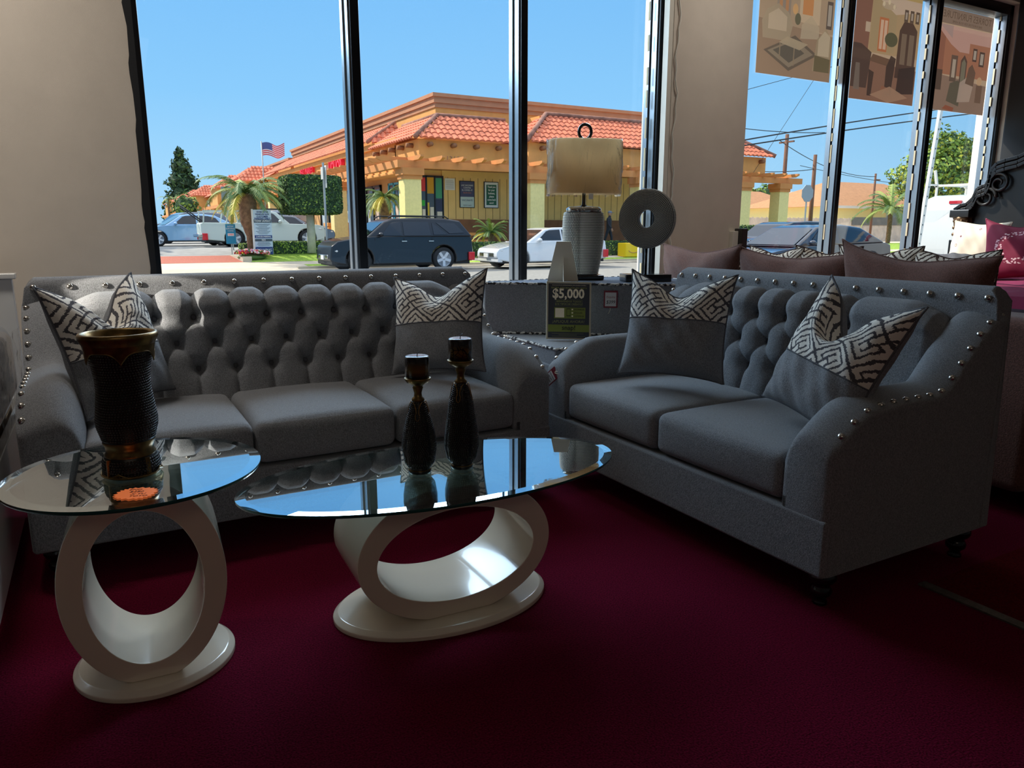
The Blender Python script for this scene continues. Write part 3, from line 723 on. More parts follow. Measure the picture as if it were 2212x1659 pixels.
# ------------------------------------------------------------------ table lamp
lp=empty('table_lamp',(2.812,4.11,WS+.002),R(-22),'table lamp with silver beaded body and plastic-wrapped tan drum shade','lamp')
MB().box(-.13,-.075,0,.13,.075,.032).build('lamp_base',BLK,lp,bevel=.008)
SB=M('pewter_beads',(232,232,226),.4,.1); PEW=M('pewter_dark',(84,86,84),.5,.2)
def sup(a,z): 
    c_,s_=abs(math.cos(a)),abs(math.sin(a)); rr=1/((c_/1)**3+(s_/.62)**3)**(1/3)
    return rr*(1-.05*math.exp(-((((a+PI/2+.45)%(2*PI))-0)**2)/.01)-.0)
def sup(a,z):
    c_,s_=abs(math.cos(a)),abs(math.sin(a)); rr=1/(c_**2.6+(s_/.66)**2.6)**(1/2.6)
    d=min(abs(((a-(PI*1.5-.42))+PI)%(2*PI)-PI),abs(((a-(PI*.5+.42))+PI)%(2*PI)-PI)); return rr*(1-.10*math.exp(-(d/.13)**2))
LP=[(.100,.034),(.104,.06),(.118,.14),(.131,.25),(.134,.33),(.131,.40),(.124,.435)]
MB().lathe(LP,72,mod=sup).build('lamp_body',PEW,lp)
b=MB(); beads(b,LP,.042,.43,.0104,.0053,mod=sup,nseg=5); b.build('beading',SB,lp)
MB().lathe([(.112,.434),(.116,.437),(.115,.458),(.100,.468),(.03,.474)],64,mod=sup).build('chrome_cap',M('chrome',(190,190,186),.12,1),lp)
b=MB(); b.lathe([(.022,.472),(.014,.482),(.012,.49),(.012,.60)],20); b.build('neck',BLK,lp)
MB().tube([(0,0,.56),(0,0,.87)],.004,8).build('harp_rod',BLK,lp)
shm=bpy.data.materials.new('tan_shade_fabric'); shm.use_nodes=True; nt=shm.node_tree; p=nt.nodes['Principled BSDF']; p.inputs['Base Color'].default_value=lin((206,188,158))+(1,); p.inputs['Roughness'].default_value=.9
tr=nt.nodes.new('ShaderNodeBsdfTranslucent'); tr.inputs[0].default_value=lin((226,206,174))+(1,); mx=nt.nodes.new('ShaderNodeMixShader'); mx.inputs[0].default_value=.55
nt.links.new(p.outputs[0],mx.inputs[1]); nt.links.new(tr.outputs[0],mx.inputs[2]); nt.links.new(mx.outputs[0],nt.nodes['Material Output'].inputs[0])
def shmod(a,z):
    c_,s_=abs(math.cos(a)),abs(math.sin(a)); return 1/(c_**3.2+(s_/.52)**3.2)**(1/3.2)
ZS0,ZS1=.55,.885
b=MB(); b.lathe([(.235,ZS0),(.232,ZS1)],96,mod=shmod,cap=False); b.lathe([(.228,ZS1),(.231,ZS0)],96,mod=shmod,cap=False); b.build('lamp_shade',shm,lp)
wr=bpy.data.materials.new('clear_plastic_wrap'); wr.use_nodes=True; nt=wr.node_tree; nt.nodes.clear(); o=nt.nodes.new('ShaderNodeOutputMaterial'); mx=nt.nodes.new('ShaderNodeMixShader'); t=nt.nodes.new('ShaderNodeBsdfTransparent'); g=nt.nodes.new('ShaderNodeBsdfGlossy'); g.inputs['Roughness'].default_value=.12
lw=nt.nodes.new('ShaderNodeLayerWeight'); lw.inputs[0].default_value=.22; n=nt.nodes.new('ShaderNodeTexNoise'); n.inputs['Scale'].default_value=9; n.inputs['Detail'].default_value=6; n.inputs['Distortion'].default_value=2.5; tc=nt.nodes.new('ShaderNodeTexCoord'); mp=nt.nodes.new('ShaderNodeMapping'); mp.inputs['Scale'].default_value=(1,1,.45); nt.links.new(tc.outputs['Object'],mp.inputs[0]); nt.links.new(mp.outputs[0],n.inputs['Vector'])
bp=nt.nodes.new('ShaderNodeBump'); bp.inputs['Strength'].default_value=1; bp.inputs['Distance'].default_value=.05; nt.links.new(n.outputs['Fac'],bp.inputs['Height']); nt.links.new(bp.outputs[0],g.inputs['Normal']); nt.links.new(bp.outputs[0],lw.inputs['Normal'])
nt.links.new(lw.outputs['Fresnel'],mx.inputs[0]); nt.links.new(t.outputs[0],mx.inputs[1]); nt.links.new(g.outputs[0],mx.inputs[2]); nt.links.new(mx.outputs[0],o.inputs[0])
rnd=random.Random(4); b=MB()
def wf(u,v):
    a=2*PI*u; z=ZS0-.012+(ZS1-ZS0+.02)*v; r_=.240*shmod(a,z)+.004*math.sin(a*9+v*6)+.003*math.sin(a*23-v*13)+.002*math.sin(v*31+a*5); return (r_*math.cos(a),r_*math.sin(a),z)
b.grid(140,14,wf,closeu=True); b.build('plastic_wrap',wr,lp)
b=MB(); n=40
b.grid(n,10,lambda u,v:((.040-.010*math.cos(2*PI*v)*1)*math.cos(2*PI*u)*1.0, .011*math.sin(2*PI*v),.935+(.046-.010*math.cos(2*PI*v))*math.sin(2*PI*u)),closeu=True); b.lathe([(.008,.88),(.010,.887),(.006,.892)],12); b.build('ring_finial',BLK,lp)
tg=MB().box(.018,-.06,.515,.048,-.0595,.552); tg.build('paper_tag',M('paper',(225,225,225),.8),lp)
# ------------------------------------------------------------------ disc sculpture
dsn=Vector((-.86,-.51,0)).normalized()
ds=empty('disc_sculpture',(3.09,3.80,WS+.002),math.atan2(dsn.y,dsn.x)-PI,'round beaded ring sculpture on a black stand beside the lamp','sculpture')
bb=MB().box(-.075,-.150,0,.075,.150,.045); o=bb.build('stand_base',BLK,ds,bevel=.003); o.rotation_euler=(0,0,R(38))
MB().tube([(0,0,.04),(0,0,.225)],.009,12).build('pole',BLK,ds)
Rd,rh,zc=.182,.056,.392
b=MB(); b.grid(72,13,lambda u,v:((-.030-.012*math.sin(PI*v)) , (Rd-(Rd-rh)*v)*math.cos(2*PI*u),zc+(Rd-(Rd-rh)*v)*math.sin(2*PI*u)),closeu=True)
b.grid(72,5,lambda u,v:(.018-.048*(1-v), (Rd)*math.cos(2*PI*u),zc+Rd*math.sin(2*PI*u)),closeu=True)
b.grid(72,5,lambda u,v:(.018-.048*v, (rh)*math.cos(2*PI*u),zc+rh*math.sin(2*PI*u)),closeu=True)
b.grid(72,3,lambda u,v:(.018,(Rd-(Rd-rh)*v)*math.cos(2*PI*u),zc+(Rd-(Rd-rh)*v)*math.sin(2*PI*u)),closeu=True,flip=True)
b.build('disc_core',PEW,ds)
b=MB(); q=rh+.006; i=0
while q<Rd+.001:
    n=int(2*PI*q/.0096); v=(Rd-q)/(Rd-rh)
    for k in range(n):
        a=2*PI*(k+(i%2)*.5)/n; b.dome((-.030-.012*math.sin(PI*v),q*math.cos(a),zc+q*math.sin(a)),(-1,0,0),.0043,.004,5)
    q+=.0094;i+=1
for xx in (-.022,.004,.014):
    n=int(2*PI*Rd/.0098)
    for k in range(n): a=2*PI*k/n; b.dome((xx,(Rd)*math.cos(a),zc+Rd*math.sin(a)),(0,math.cos(a),math.sin(a)),.0043,.004,5)
b.build('beading',M('bronze_beads',(184,178,166),.35,.2),ds)
# ------------------------------------------------------------------ credit sign on wedge seat
def oriented(rt,yaw,lean,roll): rt.rotation_euler=(Matrix.Rotation(yaw,4,'Z')@Matrix.Rotation(-lean,4,'X')@Matrix.Rotation(roll,4,'Y')).to_euler()
sg=empty('counter_sign',(2.443,3.708,.747),0,'dark credit offer sign reading $5,000 leaning on the corner seat','sign'); oriented(sg,-.42,.20,.03)
MB().box(-.135,-.004,-.172,.135,.006,.172).build('sign_board',M('cream_board',(200,192,168),.6),sg,bevel=.002)
MB().box(-.124,-.0055,-.163,.124,-.004,.160).build('printed_panel',M('navy_print',(46,54,66),.4),sg)
LG=M('lime_print',(128,142,60),.5); CR=M('cream_print',(222,212,186),.6,emit=.05); LT=M('lime_text',(150,158,98),.5)
MB().box(-.124,-.0062,-.128,.124,-.0055,-.085).build('lime_band',LG,sg); 
pn=MB().box(-.088,-.0062,-.048,.100,-.0055,.018); pn.build('lime_panel',LG,sg)
MB().box(-.082,-.007,-.042,-.028,-.0062,.013).build('code_window',CR,sg)
b=MB(); 
for a_ in((-.016,-.006,-.030,.006,-.033),): pass
b.box(-.014,-.007,-.034,.010,-.0062,-.030).box(-.014,-.007,.008,.010,-.0062,.012).box(-.014,-.007,-.034,-.012,-.0062,.012).box(.008,-.007,-.034,.010,-.0062,.012).build('phone_icon',M('sign_ink',(30,34,30),.5),sg)
SI=MATS['sign_ink']; Y=-.0068
text('headline','$5,000',CR,.078,sg,(-.004,Y,.098),ext=.0003,bold=.0022,sx=.90)
text('writing','RECIBA APROBACIÓN DE HASTA',LT,.0145,sg,(0,Y,.134),ext=.0002,sx=1.0,bold=.0003)
text('writing','FINANCIACIÓN DE ARRENDAMIENTO CON OPCIÓN A COMPRA',CR,.0070,sg,(0,Y,.150),ext=.0002)
text('writing','BIENVENIDOS TODOS',LT,.015,sg,(0,Y,.053),ext=.0002,bold=.0003); text('writing','LOS TIPOS DE CRÉDITO*',LT,.015,sg,(0,Y,.037),ext=.0002,bold=.0003)
b=MB()
for x0_,x1_,z0_,z1_ in((-.080,.080,.0635,.0645),(-.080,.080,.0265,.0275),(-.080,-.079,.0265,.0645),(.079,.080,.0265,.0645)): b.box(x0_,-.0062,z0_,x1_,-.0055,z1_)
b.build('text_frame',LT,sg)
for t_,z in(('ESCANEAR',.006),('APLICAR',-.014),('COMPRAR',-.034)):
    text('writing',t_,SI,.0135,sg,(.029,Y,z),ext=.0002,align='LEFT'); q=MB(); q.lathe([(.0045,0),(.0045,.0006)],14); o=q.build('step_dot',CR,sg); o.location=(.021,-.0062,z); o.rotation_euler=(PI/2,0,0)
text('writing','¡APLIQUE AHORA!',LT,.0235,sg,(-.002,Y,-.067),ext=.0002)
text('writing','snap!',SI,.040,sg,(0,-.0075,-.104),ext=.0003,bold=.0004)
b=MB()
for k,(a0,a1) in enumerate(((-.10,.09),(-.06,.05),(-.10,.10))): b.box(a0,-.0062,-.139-k*.008,a1,-.0055,-.1375-k*.008)
b.build('fine_print',LT,sg)
# easel-backed card seen from behind
ez=empty('easel_card',(2.60,4.02,WS+.002),R(150),'back of a plain cream display card with easel strut, left of the lamp','display card')
cd_=M('grey_cardboard',(236,226,206),.8)
P=[(-.085,0),(.085,0),(.060,.225),(-.030,.225)]
b=MB(); b.prism([(-.10,0),(.10,0),(.045,.255),(-.045,.255)],-.002,.002,'y'); o=b.build('card_back',cd_,ez); o.rotation_euler=(R(-10),0,0)
b=MB(); b.prism([(0,0),(.10,0),(.015,.17),(0,.17)],-.001,.001,'x'); o=b.build('easel_strut',M('cardboard_light',(246,238,222),.8),ez); o.location=(0,.002,.004)
# price tags
TR_=M('tag_red',(120,22,38),.5); PAP=M('tag_paper',(205,205,205),.7)
def tagcard(label,loc,w,h,ori,lines,hdr=False):
    rt=empty('price_tag',loc,0,label,'price tag'); oriented(rt,*ori)
    MB().box(-w/2,-.001,-h/2,w/2,.001,h/2).build('red_border',TR_,rt,bevel=.0005)
    MB().box(-w*.40,-.0018,-h*.41,w*.40,-.001,h*(.22 if hdr else .40)).build('paper_insert',PAP,rt)
    for t_,x,z,s_,m_ in lines: text('writing',t_,m_,s_,rt,(x,-.0022,z),ext=.0002,shear=.15,sx=.9)
    MB().tube([(0,-.003,h*.46),(.004,-.005,h*.3),(-.002,-.004,h*.2)] if False else [(-.003,-.002,-h*.5),(.0,-.003,-h*.6),(-.006,-.003,-h*.72),(-.012,-.003,-h*.85)] if not hdr else [(0,-.003,h*.36),(.01,-.006,h*.44),(.02,-.006,h*.54),(.010,-.006,h*.60),(0,-.005,h*.5),(-.003,-.004,h*.38)],.0012,5).build('string',CR,rt)
    return rt
RI=M('red_ink',(150,60,66),.7)
f45=math.atan2(3.40-4.20,3.18-2.13)
fp=Vector((2.13,4.20,0)).lerp(Vector((3.18,3.40,0)),.60)+Vector((-.606,-.795,0))*.006
tagcard('red-bordered price tag reading Esquina $399 pinned on the corner seat back',(fp.x,fp.y,.80),.085,.105,(f45,0,0),[('Esquina',0,.014,.020,RI),('$399',0,-.018,.030,INK)])
tagcard('red and white price tag tied on the loveseat\'s far arm front',(1.900,3.035,.510),.062,.100,(-1.288,.16,.816),[('Sofa y Love',0,.012,.011,INK),('seat gris',0,.000,.011,INK),('$1299',0,-.016,.016,INK),('los dos',0,-.033,.010,INK)],True)
# ------------------------------------------------------------------ brown sofa with its pillows behind the loveseat
bs=empty('brown_sofa',(3.46,2.9,0),0,'dark brown sofa standing back to back with the loveseat','sofa')
y0,y1=-1.33,.49
MB().box(.0,y0,.10,.92,y1,.42).build('base',BROWN,bs,bevel=.02); MB().box(-.10,y0,.10,.16,y1,.86).build('backrest',BROWN,bs,bevel=.05,seg=4)
for yy in (y0,): MB().box(-.10,yy-.22,.10,.92,yy+.0,.66).build('arm',BROWN,bs,bevel=.06,seg=4)
for k in range(3):
    o=cushion_mb(.60,.74,.17,crown=.03).build('seat_cushion',BROWN,bs); o.location=(.56,y0+.305+.605*k,.50); o.rotation_euler=(0,0,-PI/2)
th_=empty('throw_blanket',(3.42,1.45,0),0,'brown throw with a gold tassel hanging over the brown sofa\'s near end','blanket')
b=MB(); b.grid(16,30,lambda u,v:(-.10+.70*u+.02*math.sin(v*9), -.145-.02*math.sin(u*14)-.02*v, .76-.36*v+.01*math.sin(u*12)) ,flip=False); b.grid(16,8,lambda u,v:(-.10+.70*u,.10-.245*v,.77-.01*v+.008*math.sin(u*12)),flip=False)
b.build('cloth',M('brown_velvet',(70,40,32),.8,var=.3,scale=8,sheen=.4),th_)
tb=MB(); tb.lathe([(.004,.0),(.012,-.012),(.012,-.03),(.007,-.04),(.008,-.046),(.022,-.075),(.026,-.13),(.024,-.14)],14,cap=False)
random.seed(8)
for k in range(40):
    a=random.uniform(0,2*PI); tb.tube([(.007*math.cos(a),.007*math.sin(a),-.045),(.022*math.cos(a),.022*math.sin(a),-.085),(.027*math.cos(a+.2),.027*math.sin(a+.2),-.15+random.uniform(-.01,.01))],.0022,4)
tb.tube([(0,0,0),(0,.0,.07)],.003,5); o=tb.build('tassel',M('gold_tassel',(176,142,92),.8),th_); o.location=(-.115,-.17,.50)
gp='large brown pillows along the back of the brown sofa'
pillow('back_pillow','brown back pillow nearest the window pillar, behind the ring sculpture','pillow',gp,(3.62,3.86,.86),-PI/2-.12,-.10,.02,.86,.50,T=.10,chop=.02,seed=11,plain=BROWN,key=KEYB,panel=False,earR=.03)
pillow('back_pillow','middle brown back pillow with a crumpled left corner','pillow',gp,(3.60,3.06,.85),-PI/2+.05,-.10,.0,.80,.48,T=.10,chop=.015,seed=12,plain=BROWN,key=KEYB,panel=False,earL=.03)
pillow('back_pillow','long brown back pillow with a peaked left corner, nearest the bed','pillow',gp,(3.58,2.30,.86),-PI/2+.04,-.10,.03,.80,.49,T=.10,chop=.02,seed=13,plain=BROWN,key=KEYB,panel=False,earL=.05,earR=.01)
gq='brown and cream patterned pillows behind the brown ones'
for lab,x,y,z,w,yw in (('patterned cream pillow showing left of the window mullion behind brown ones',4.02,3.55,.86,.50,-.1),('dark-tipped cream pillow right at the window mullion behind brown ones',4.06,3.18,.87,.42,.25),('cream patterned pillow with a small red tag behind the long brown one',4.0,2.78,.88,.50,.1),('cream patterned pillow nearest the bedpost, rightmost of the row',4.02,2.36,.87,.50,-.05)):
    pillow('patterned_pillow',lab,'pillow',gq,(x,y,z),-PI/2+yw,-.12,0,w,.50,T=.08,chop=.03,seed=int(w*100+x*10),plain=KEYB,key=None,panel=False)
# ------------------------------------------------------------------ bed with carved headboard
bd=empty('bed',(7.0,3.1,0),0,'bed with a black carved arched headboard by the right window','bed')
DW=M('espresso_wood',(17,13,13),.42,coat=.08,var=.3,scale=10); CG=M('carved_bronze',(110,84,60),.4,.6)
hp=[(4.16,0),(4.16,1.40),(4.10,1.44),(4.05,1.45),(4.0,1.50),(3.97,1.585),(3.93,1.60),(3.90,1.61),(3.88,1.66),(3.87,1.74),(3.83,1.79),(3.76,1.81),(3.66,1.83),(3.55,1.88),(3.40,1.98),(3.1,2.05),(2.8,1.98),(2.65,1.88),(2.54,1.83),(2.44,1.81),(2.37,1.79),(2.33,1.74),(2.32,1.66),(2.30,1.61),(2.23,1.585),(2.20,1.50),(2.15,1.45),(2.04,1.40),(2.04,0)]
b=MB(); b.prism([(y-3.1,z) for y,z in hp],.02,.12,'x'); b.build('headboard',DW,bd,bevel=.008)
cr=MB(); top=[(y-3.1,z) for y,z in hp[1:-1]]
for off,wd_,dz in((-.05,.16,.0),(-.03,.12,-.04),(.0,.09,-.075)):
    for (a_,za),(c2_,zc2) in zip(top,top[1:]): cr.bar((.04+off/2,a_,za+dz),(.04+off/2,c2_,zc2+dz),.16+off,.028)
cr.build('crown_moulding',DW,bd,bevel=.004)
for yy in (.985,-.985):
    MB().box(-.06,yy-.075,0,.08,yy+.075,1.13).build('post',DW,bd,bevel=.006)
    MB().box(-.075,yy-.09,1.33,.10,yy+.09,1.40).build('post_cap',DW,bd,bevel=.01)
    c3=MB(); c3.lathe([(.062,1.13),(.068,1.14),(.055,1.16),(.06,1.2),(.072,1.28),(.078,1.32),(.07,1.34)],20,c=(.0,yy),mod=lambda a,z:1+.06*math.cos(8*a))
    for k in range(10):
        a=2*PI*k/10
        for z_ in(1.18,1.24,1.30): c3.dome((.068*math.cos(a+z_*9),yy+.068*math.sin(a+z_*9),z_),(math.cos(a+z_*9),math.sin(a+z_*9),.3),.018,.014,7)
    c3.build('carved_capital',CG,bd)
def scroll(cx_,cz_,s_,m):
    b=MB(); pts=[]
    for k in range(30): t=k/29*3.2*PI; q=.02+.075*(1-k/29); pts.append((-.02,cx_+s_*q*math.cos(t),cz_+q*math.sin(t)))
    b.tube(pts,[.018*(1-.5*k/29) for k in range(30)],7); b.build('carved_scroll',m,bd)
scroll(.70,1.62,1,DW); scroll(-.70,1.62,-1,DW); scroll(.80,1.50,-1,DW)
MB().box(-2.1,-.95,.30,.0,.95,.78).build('mattress',M('mattress_dark',(70,60,70),.9),bd,bevel=.06,seg=4)
MG=M('magenta_quilt',(122,22,66),.9,var=.12,scale=6,bump=.5,bscale=14)
b=MB(); b.grid(50,50,lambda u,v:(-2.13+2.1*u,-.99+1.98*v,(.825+.012*math.sin(u*26)*math.sin(v*22)) if .02<v<.98 and u>.02 else .35)); b.build('quilt',MG,bd)
CRP=bpy.data.materials.new('cream_circles'); CRP.use_nodes=True; nt=CRP.node_tree; p=nt.nodes['Principled BSDF']; uvn=nt.nodes.new('ShaderNodeUVMap'); vo=nt.nodes.new('ShaderNodeTexVoronoi'); vo.inputs['Scale'].default_value=6; nt.links.new(uvn.outputs[0],vo.inputs['Vector'])
r=nt.nodes.new('ShaderNodeValToRGB'); r.color_ramp.interpolation='CONSTANT'; el=r.color_ramp.elements; el[0].color=lin((210,196,170))+(1,); el[1].position=.22; el[1].color=lin((216,206,184))+(1,)
x=el.new(.13); x.color=lin((120,70,84))+(1,); x=el.new(.18); x.color=lin((216,206,184))+(1,)
nt.links.new(vo.outputs['Distance'],r.inputs[0]); nt.links.new(r.outputs[0],p.inputs['Base Color']); p.inputs['Roughness'].default_value=.9
MRP=bpy.data.materials.new('maroon_lace'); MRP.use_nodes=True; nt=MRP.node_tree; p=nt.nodes['Principled BSDF']; uvn=nt.nodes.new('ShaderNodeUVMap'); mp=nt.nodes.new('ShaderNodeMapping'); mp.inputs['Location'].default_value=(-.02,-.05,0); nt.links.new(uvn.outputs[0],mp.inputs[0])
le=nt.nodes.new('ShaderNodeVectorMath'); le.operation='LENGTH'; nt.links.new(mp.outputs[0],le.inputs[0]); vo=nt.nodes.new('ShaderNodeTexVoronoi'); vo.inputs['Scale'].default_value=26; nt.links.new(uvn.outputs[0],vo.inputs['Vector'])
def mth(op,a,b_):
    n=nt.nodes.new('ShaderNodeMath'); n.operation=op
    for i,v in enumerate((a,b_)):
        if isinstance(v,(int,float)): n.inputs[i].default_value=v
        else: nt.links.new(v,n.inputs[i])
    return n.outputs[0]
msk=mth('MULTIPLY',mth('LESS_THAN',mth('ABSOLUTE',mth('SUBTRACT',le.outputs['Value'],.27),0),.055),mth('LESS_THAN',vo.outputs['Distance'],.42))
mx=nt.nodes.new('ShaderNodeMix'); mx.data_type='RGBA'; mx.inputs[6].default_value=lin((124,20,56))+(1,); mx.inputs[7].default_value=lin((225,190,196))+(1,); nt.links.new(msk,mx.inputs[0]); nt.links.new(mx.outputs[2],p.inputs['Base Color']); p.inputs['Roughness'].default_value=.8
pillow('bed_pillow','cream pillow with small ring motifs leaning on the black headboard','pillow','bed pillows',(6.62,3.72,1.07),-PI/2-.1,.15,.03,.50,.44,T=.08,chop=.01,seed=21,plain=CRP,key=None,panel=False)
pillow('bed_pillow','maroon pillow with a white lace medallion in front of the headboard','pillow','bed pillows',(6.42,3.26,1.06),-PI/2+.1,.2,-.1,.55,.46,T=.09,chop=.03,seed=22,plain=MRP,key=None,panel=False,earL=.05)
pillow('bed_pillow','grey pillow lying at the near left side of the magenta bed','pillow','bed pillows',(5.55,3.45,.93),-PI/2,1.1,0,.5,.45,T=.07,chop=.0,seed=23,plain=FABD,key=None,panel=False)
cb=empty('tall_cabinet',(7.78,3.6,0),0,'tall black cabinet in the dark corner behind the bed','cabinet')
MB().box(0,-.95,0,.8,.66,3.45).build('carcass',DW,cb,bevel=.01); 
for a_,c4 in((-.93,-.16),(-.13,.64)): o=MB().box(-.025,a_,.15,0,c4,3.35).build('door',M('dark_mirror_door',(16,13,13),.5),cb,bevel=.01)
# ------------------------------------------------------------------ white bed at left with wrapped mattress
wb_=empty('white_bed',(-.75,3.5,0),0,'glossy white bed frame at the far left edge beside the long sofa','bed')
MB().box(-.80,.60,0,.405,.66,1.0).build('headboard',M('white_gloss',(222,222,220),.2,coat=.5),wb_,bevel=.006); MB().box(-.82,.585,1.0,.42,.675,1.025).build('headboard_cap',MATS['white_gloss'],wb_,bevel=.004)
MB().box(.365,-1.5,.08,.398,.60,.45).build('side_rail',MATS['white_gloss'],wb_,bevel=.004)
SLV=M('silver_vinyl',(128,128,130),.25,.35,bump=.6,bscale=14,coat=.6)
mt_=empty('wrapped_mattress',(-1.1,3.45,.0),0,'silver-grey quilted headboard cushion in clear plastic on the white bed','mattress')
b=cushion_mb(.72,1.1,.36,r=.09,crown=.05); o=b.build('mattress_body',SLV,mt_); o.location=(.38,.0,.64)
b=MB()
b.grid(30,12,lambda u,v:(.765+.006*math.sin(u*23+v*5)+.004*math.sin(v*19),-.5+u,.50+.30*v))
b.build('plastic_fold',wr,mt_)
MB().box(.05,-.5,.08,.70,.5,.47).build('support_slats',M('slat_wood',(150,120,90),.8),mt_)
# ================================================================== outside
ASPH=M('asphalt',(140,136,128),.9,var=.12,scale=8,bump=.3,bscale=60); CONC=M('concrete',(206,190,166),.9,var=.06,scale=5)
GRS=M('lawn',(150,178,62),.95,var=.35,scale=14,bump=.8,bscale=60); BRK=M('brick_paving',(176,98,76),.9,var=.15,scale=20); CURB=M('curb',(196,184,160),.9,var=.05,scale=6)
LOT=M('parking_asphalt',(150,146,140),.9,var=.12,scale=3)
struct('street',MB().box(-60,6.8,-.5,100,25.5,-.12),ASPH)
struct('sidewalk',MB().box(-60,4.62,-.5,100,6.8,-.02),CONC)
def slab(name,mat,s0,s1,pr):
    b=MB(); P=[(d,z) for d,z in pr]; vs=[];n=len(P)
    for s in (s0,s1): vs+=[(s,d,z) for d,z in P]
    b.add(vs,[(k,n+k,n+k+1,k+1) for k in range(n-1)],False); return struct(name,b,mat)
struct('curb',MB().box(5.9,25.42,-.3,60,25.6,.015),CURB)
slab('lawn_strip',GRS,6.3,60,[(25.58,.012),(26.3,.05)])
slab('sidewalk_2',CONC,-60,60,[(25.3,-.1),(25.6,.0),(26.3,.049),(27.15,.12),(27.4,.14)])
slab('lawn',GRS,4.72,60,[(27.15,.121),(28.4,.34),(30.2,.40)])
slab('driveway_apron',BRK,-20,4.5,[(27.2,.128),(29.2,.30)])
slab('parking_lot',LOT,-60,10.9,[(27.3,.10),(29.2,.295),(31,.5),(160,.6)])
slab('walkway',CONC,10.9,60,[(30.1,.38),(80,.42)])
struct('ground_far',MB().box(-100,29,-.5,160,190,.06),M('dry_ground',(168,156,128),1))
cb_=MB(); cb_.prism([(4.45,27.25),(4.75,27.25),(4.55,30.2),(4.25,30.2)],.0,.31,'z'); struct('curb_2',cb_,CURB)
# ---- strip mall
STU=M('orange_stucco',(232,164,90),.9,var=.05,scale=3); STB=M('brown_stucco',(190,134,98),.9,var=.05,scale=3)
STY=M('ochre_stucco',(240,198,124),.9,var=.04,scale=3); TILE=M('terracotta_tile',(212,118,84),.8,var=.22,scale=2.3); TILED=M('ridge_tile',(150,104,86),.9,var=.3,scale=3)
CLM=M('cream_brick',(246,222,150),.9,var=.05,scale=9); DGL=M('shop_glass',(52,58,62),.15,coat=.3); TRIMB=M('brown_trim',(150,100,66),.9)
def tiles(b,O,u,v,Lu,Lv,poly,tw=.30,rh=.42,amp=.065):
    O=Vector(O);u=Vector(u).normalized();v=Vector(v).normalized();n=u.cross(v).normalized()
    if n.z<0:n=-n
    cu=tw/6; nu=int(Lu/cu)+1; rows=int(Lv/rh)+1
    def inside(x,y):
        c=False;j=len(poly)-1
        for i in range(len(poly)):
            xi,yi=poly[i];xj,yj=poly[j]
            if (yi>y)!=(yj>y) and x<(xj-xi)*(y-yi)/(yj-yi)+xi: c=not c
            j=i
        return c
    for r_ in range(rows):
        y0,y1=r_*rh,min((r_+1)*rh+.05,Lv)
        idx={};vs=[];fs=[]
        for i in range(nu):
            x=i*cu; xm=x+cu/2
            if not inside(xm,(y0+y1)/2): continue
            ks=[]
            for ii in (i,i+1):
                if ii not in idx:
                    xx=ii*cu; h=amp*abs(math.sin(PI*xx/tw)); idx[ii]=len(vs)
                    vs.append(O+u*xx+v*(y0-.0)+n*(h+.05)); vs.append(O+u*xx+v*y1+n*(h+.012)); vs.append(O+u*xx+v*y0+n*(h*.5-.01))
                ks.append(idx[ii])
            a,c2=ks; fs.append((a,c2,c2+1,a+1)); fs.append((a+2,c2+2,c2,a))
        if vs: b.add(vs,fs,False)
def cornice(b,s0,d0,s1,d1,z1,steps=((0,.0,.18),(.0,.10,.40),(.0,.0,.62))):
    for o,(a,t) in zip((.20,.12,.05),((0,.16),(.16,.42),(.42,.62))):
        b.box(s0-o,d0-o,z1-t,s1+o,d1+o,z1-a)
def mall(name,label,s0,dA,dB,zt,first):
    rt=empty(name,(0,0,0),0,label,'building','strip mall buildings across the street')
    MB().box(s0+2.05,dA+2.9,.3,s0+14.5,dB,zt-.6).build('upper_wall',STU,rt)
    b=MB(); cornice(b,s0+2.05,dA+2.9,s0+14.5,dB,zt); b.build('cornice',STB,rt)
    return rt
m1=mall('strip_mall','large orange stucco corner shop building with terracotta tile eaves',12.45,30.6,62,7.42,True)
MB().box(14.6,33.6,7.39,28.8,61.9,7.40).build('flat_roof',TRIMB,m1)
# front bays
b=MB(); b.box(12.45,30.6,3.95,17.4,33.5,5.0); b.build('front_fascia',STU,m1)
b=MB(); b.box(17.25,29.6,3.95,32.0,33.6,5.0); b.build('front_fascia',STU,m1)
b=MB(); b.box(12.45,33.4,3.75,14.6,62,5.35); b.build('side_fascia',STU,m1); b=MB(); b.box(12.30,36.4,5.02,12.5,62,5.30).box(12.36,33.4,3.72,12.5,62,3.86); b.build('fascia_moulding',STU,m1,bevel=.03)
sl=math.hypot
def roofplane(b,O,e,up,Lu,Lv,poly): tiles(b,O,e,up,Lu,Lv,poly)
# bay 1 front
b=MB(); h1=Vector((0,1.75,1.15)); L1=h1.length; roofplane(b,(12.15,30.3,5.0),(1,0,0),h1,5.2,L1,[(0,0),(5.2,0),(5.2,L1),(1.85,L1)]); 
# bay 1 left
v1=Vector((1.75,0,1.15)); roofplane(b,(12.15,36.4,5.0),(0,-1,0),v1,6.1,L1,[(0,0),(6.1,0),(6.1-1.75,L1),(0,L1)]); b.build('tile_roof',TILE,m1)
MB().tube([(12.2,30.35,5.06),(13.95,32.1,6.24)],.11,8).tube([(13.95,32.1,6.24),(17.4,32.1,6.24)],.10,8).tube([(13.95,32.1,6.24),(13.95,36.3,6.24)],.10,8).build('ridge_cap',TILED,m1)
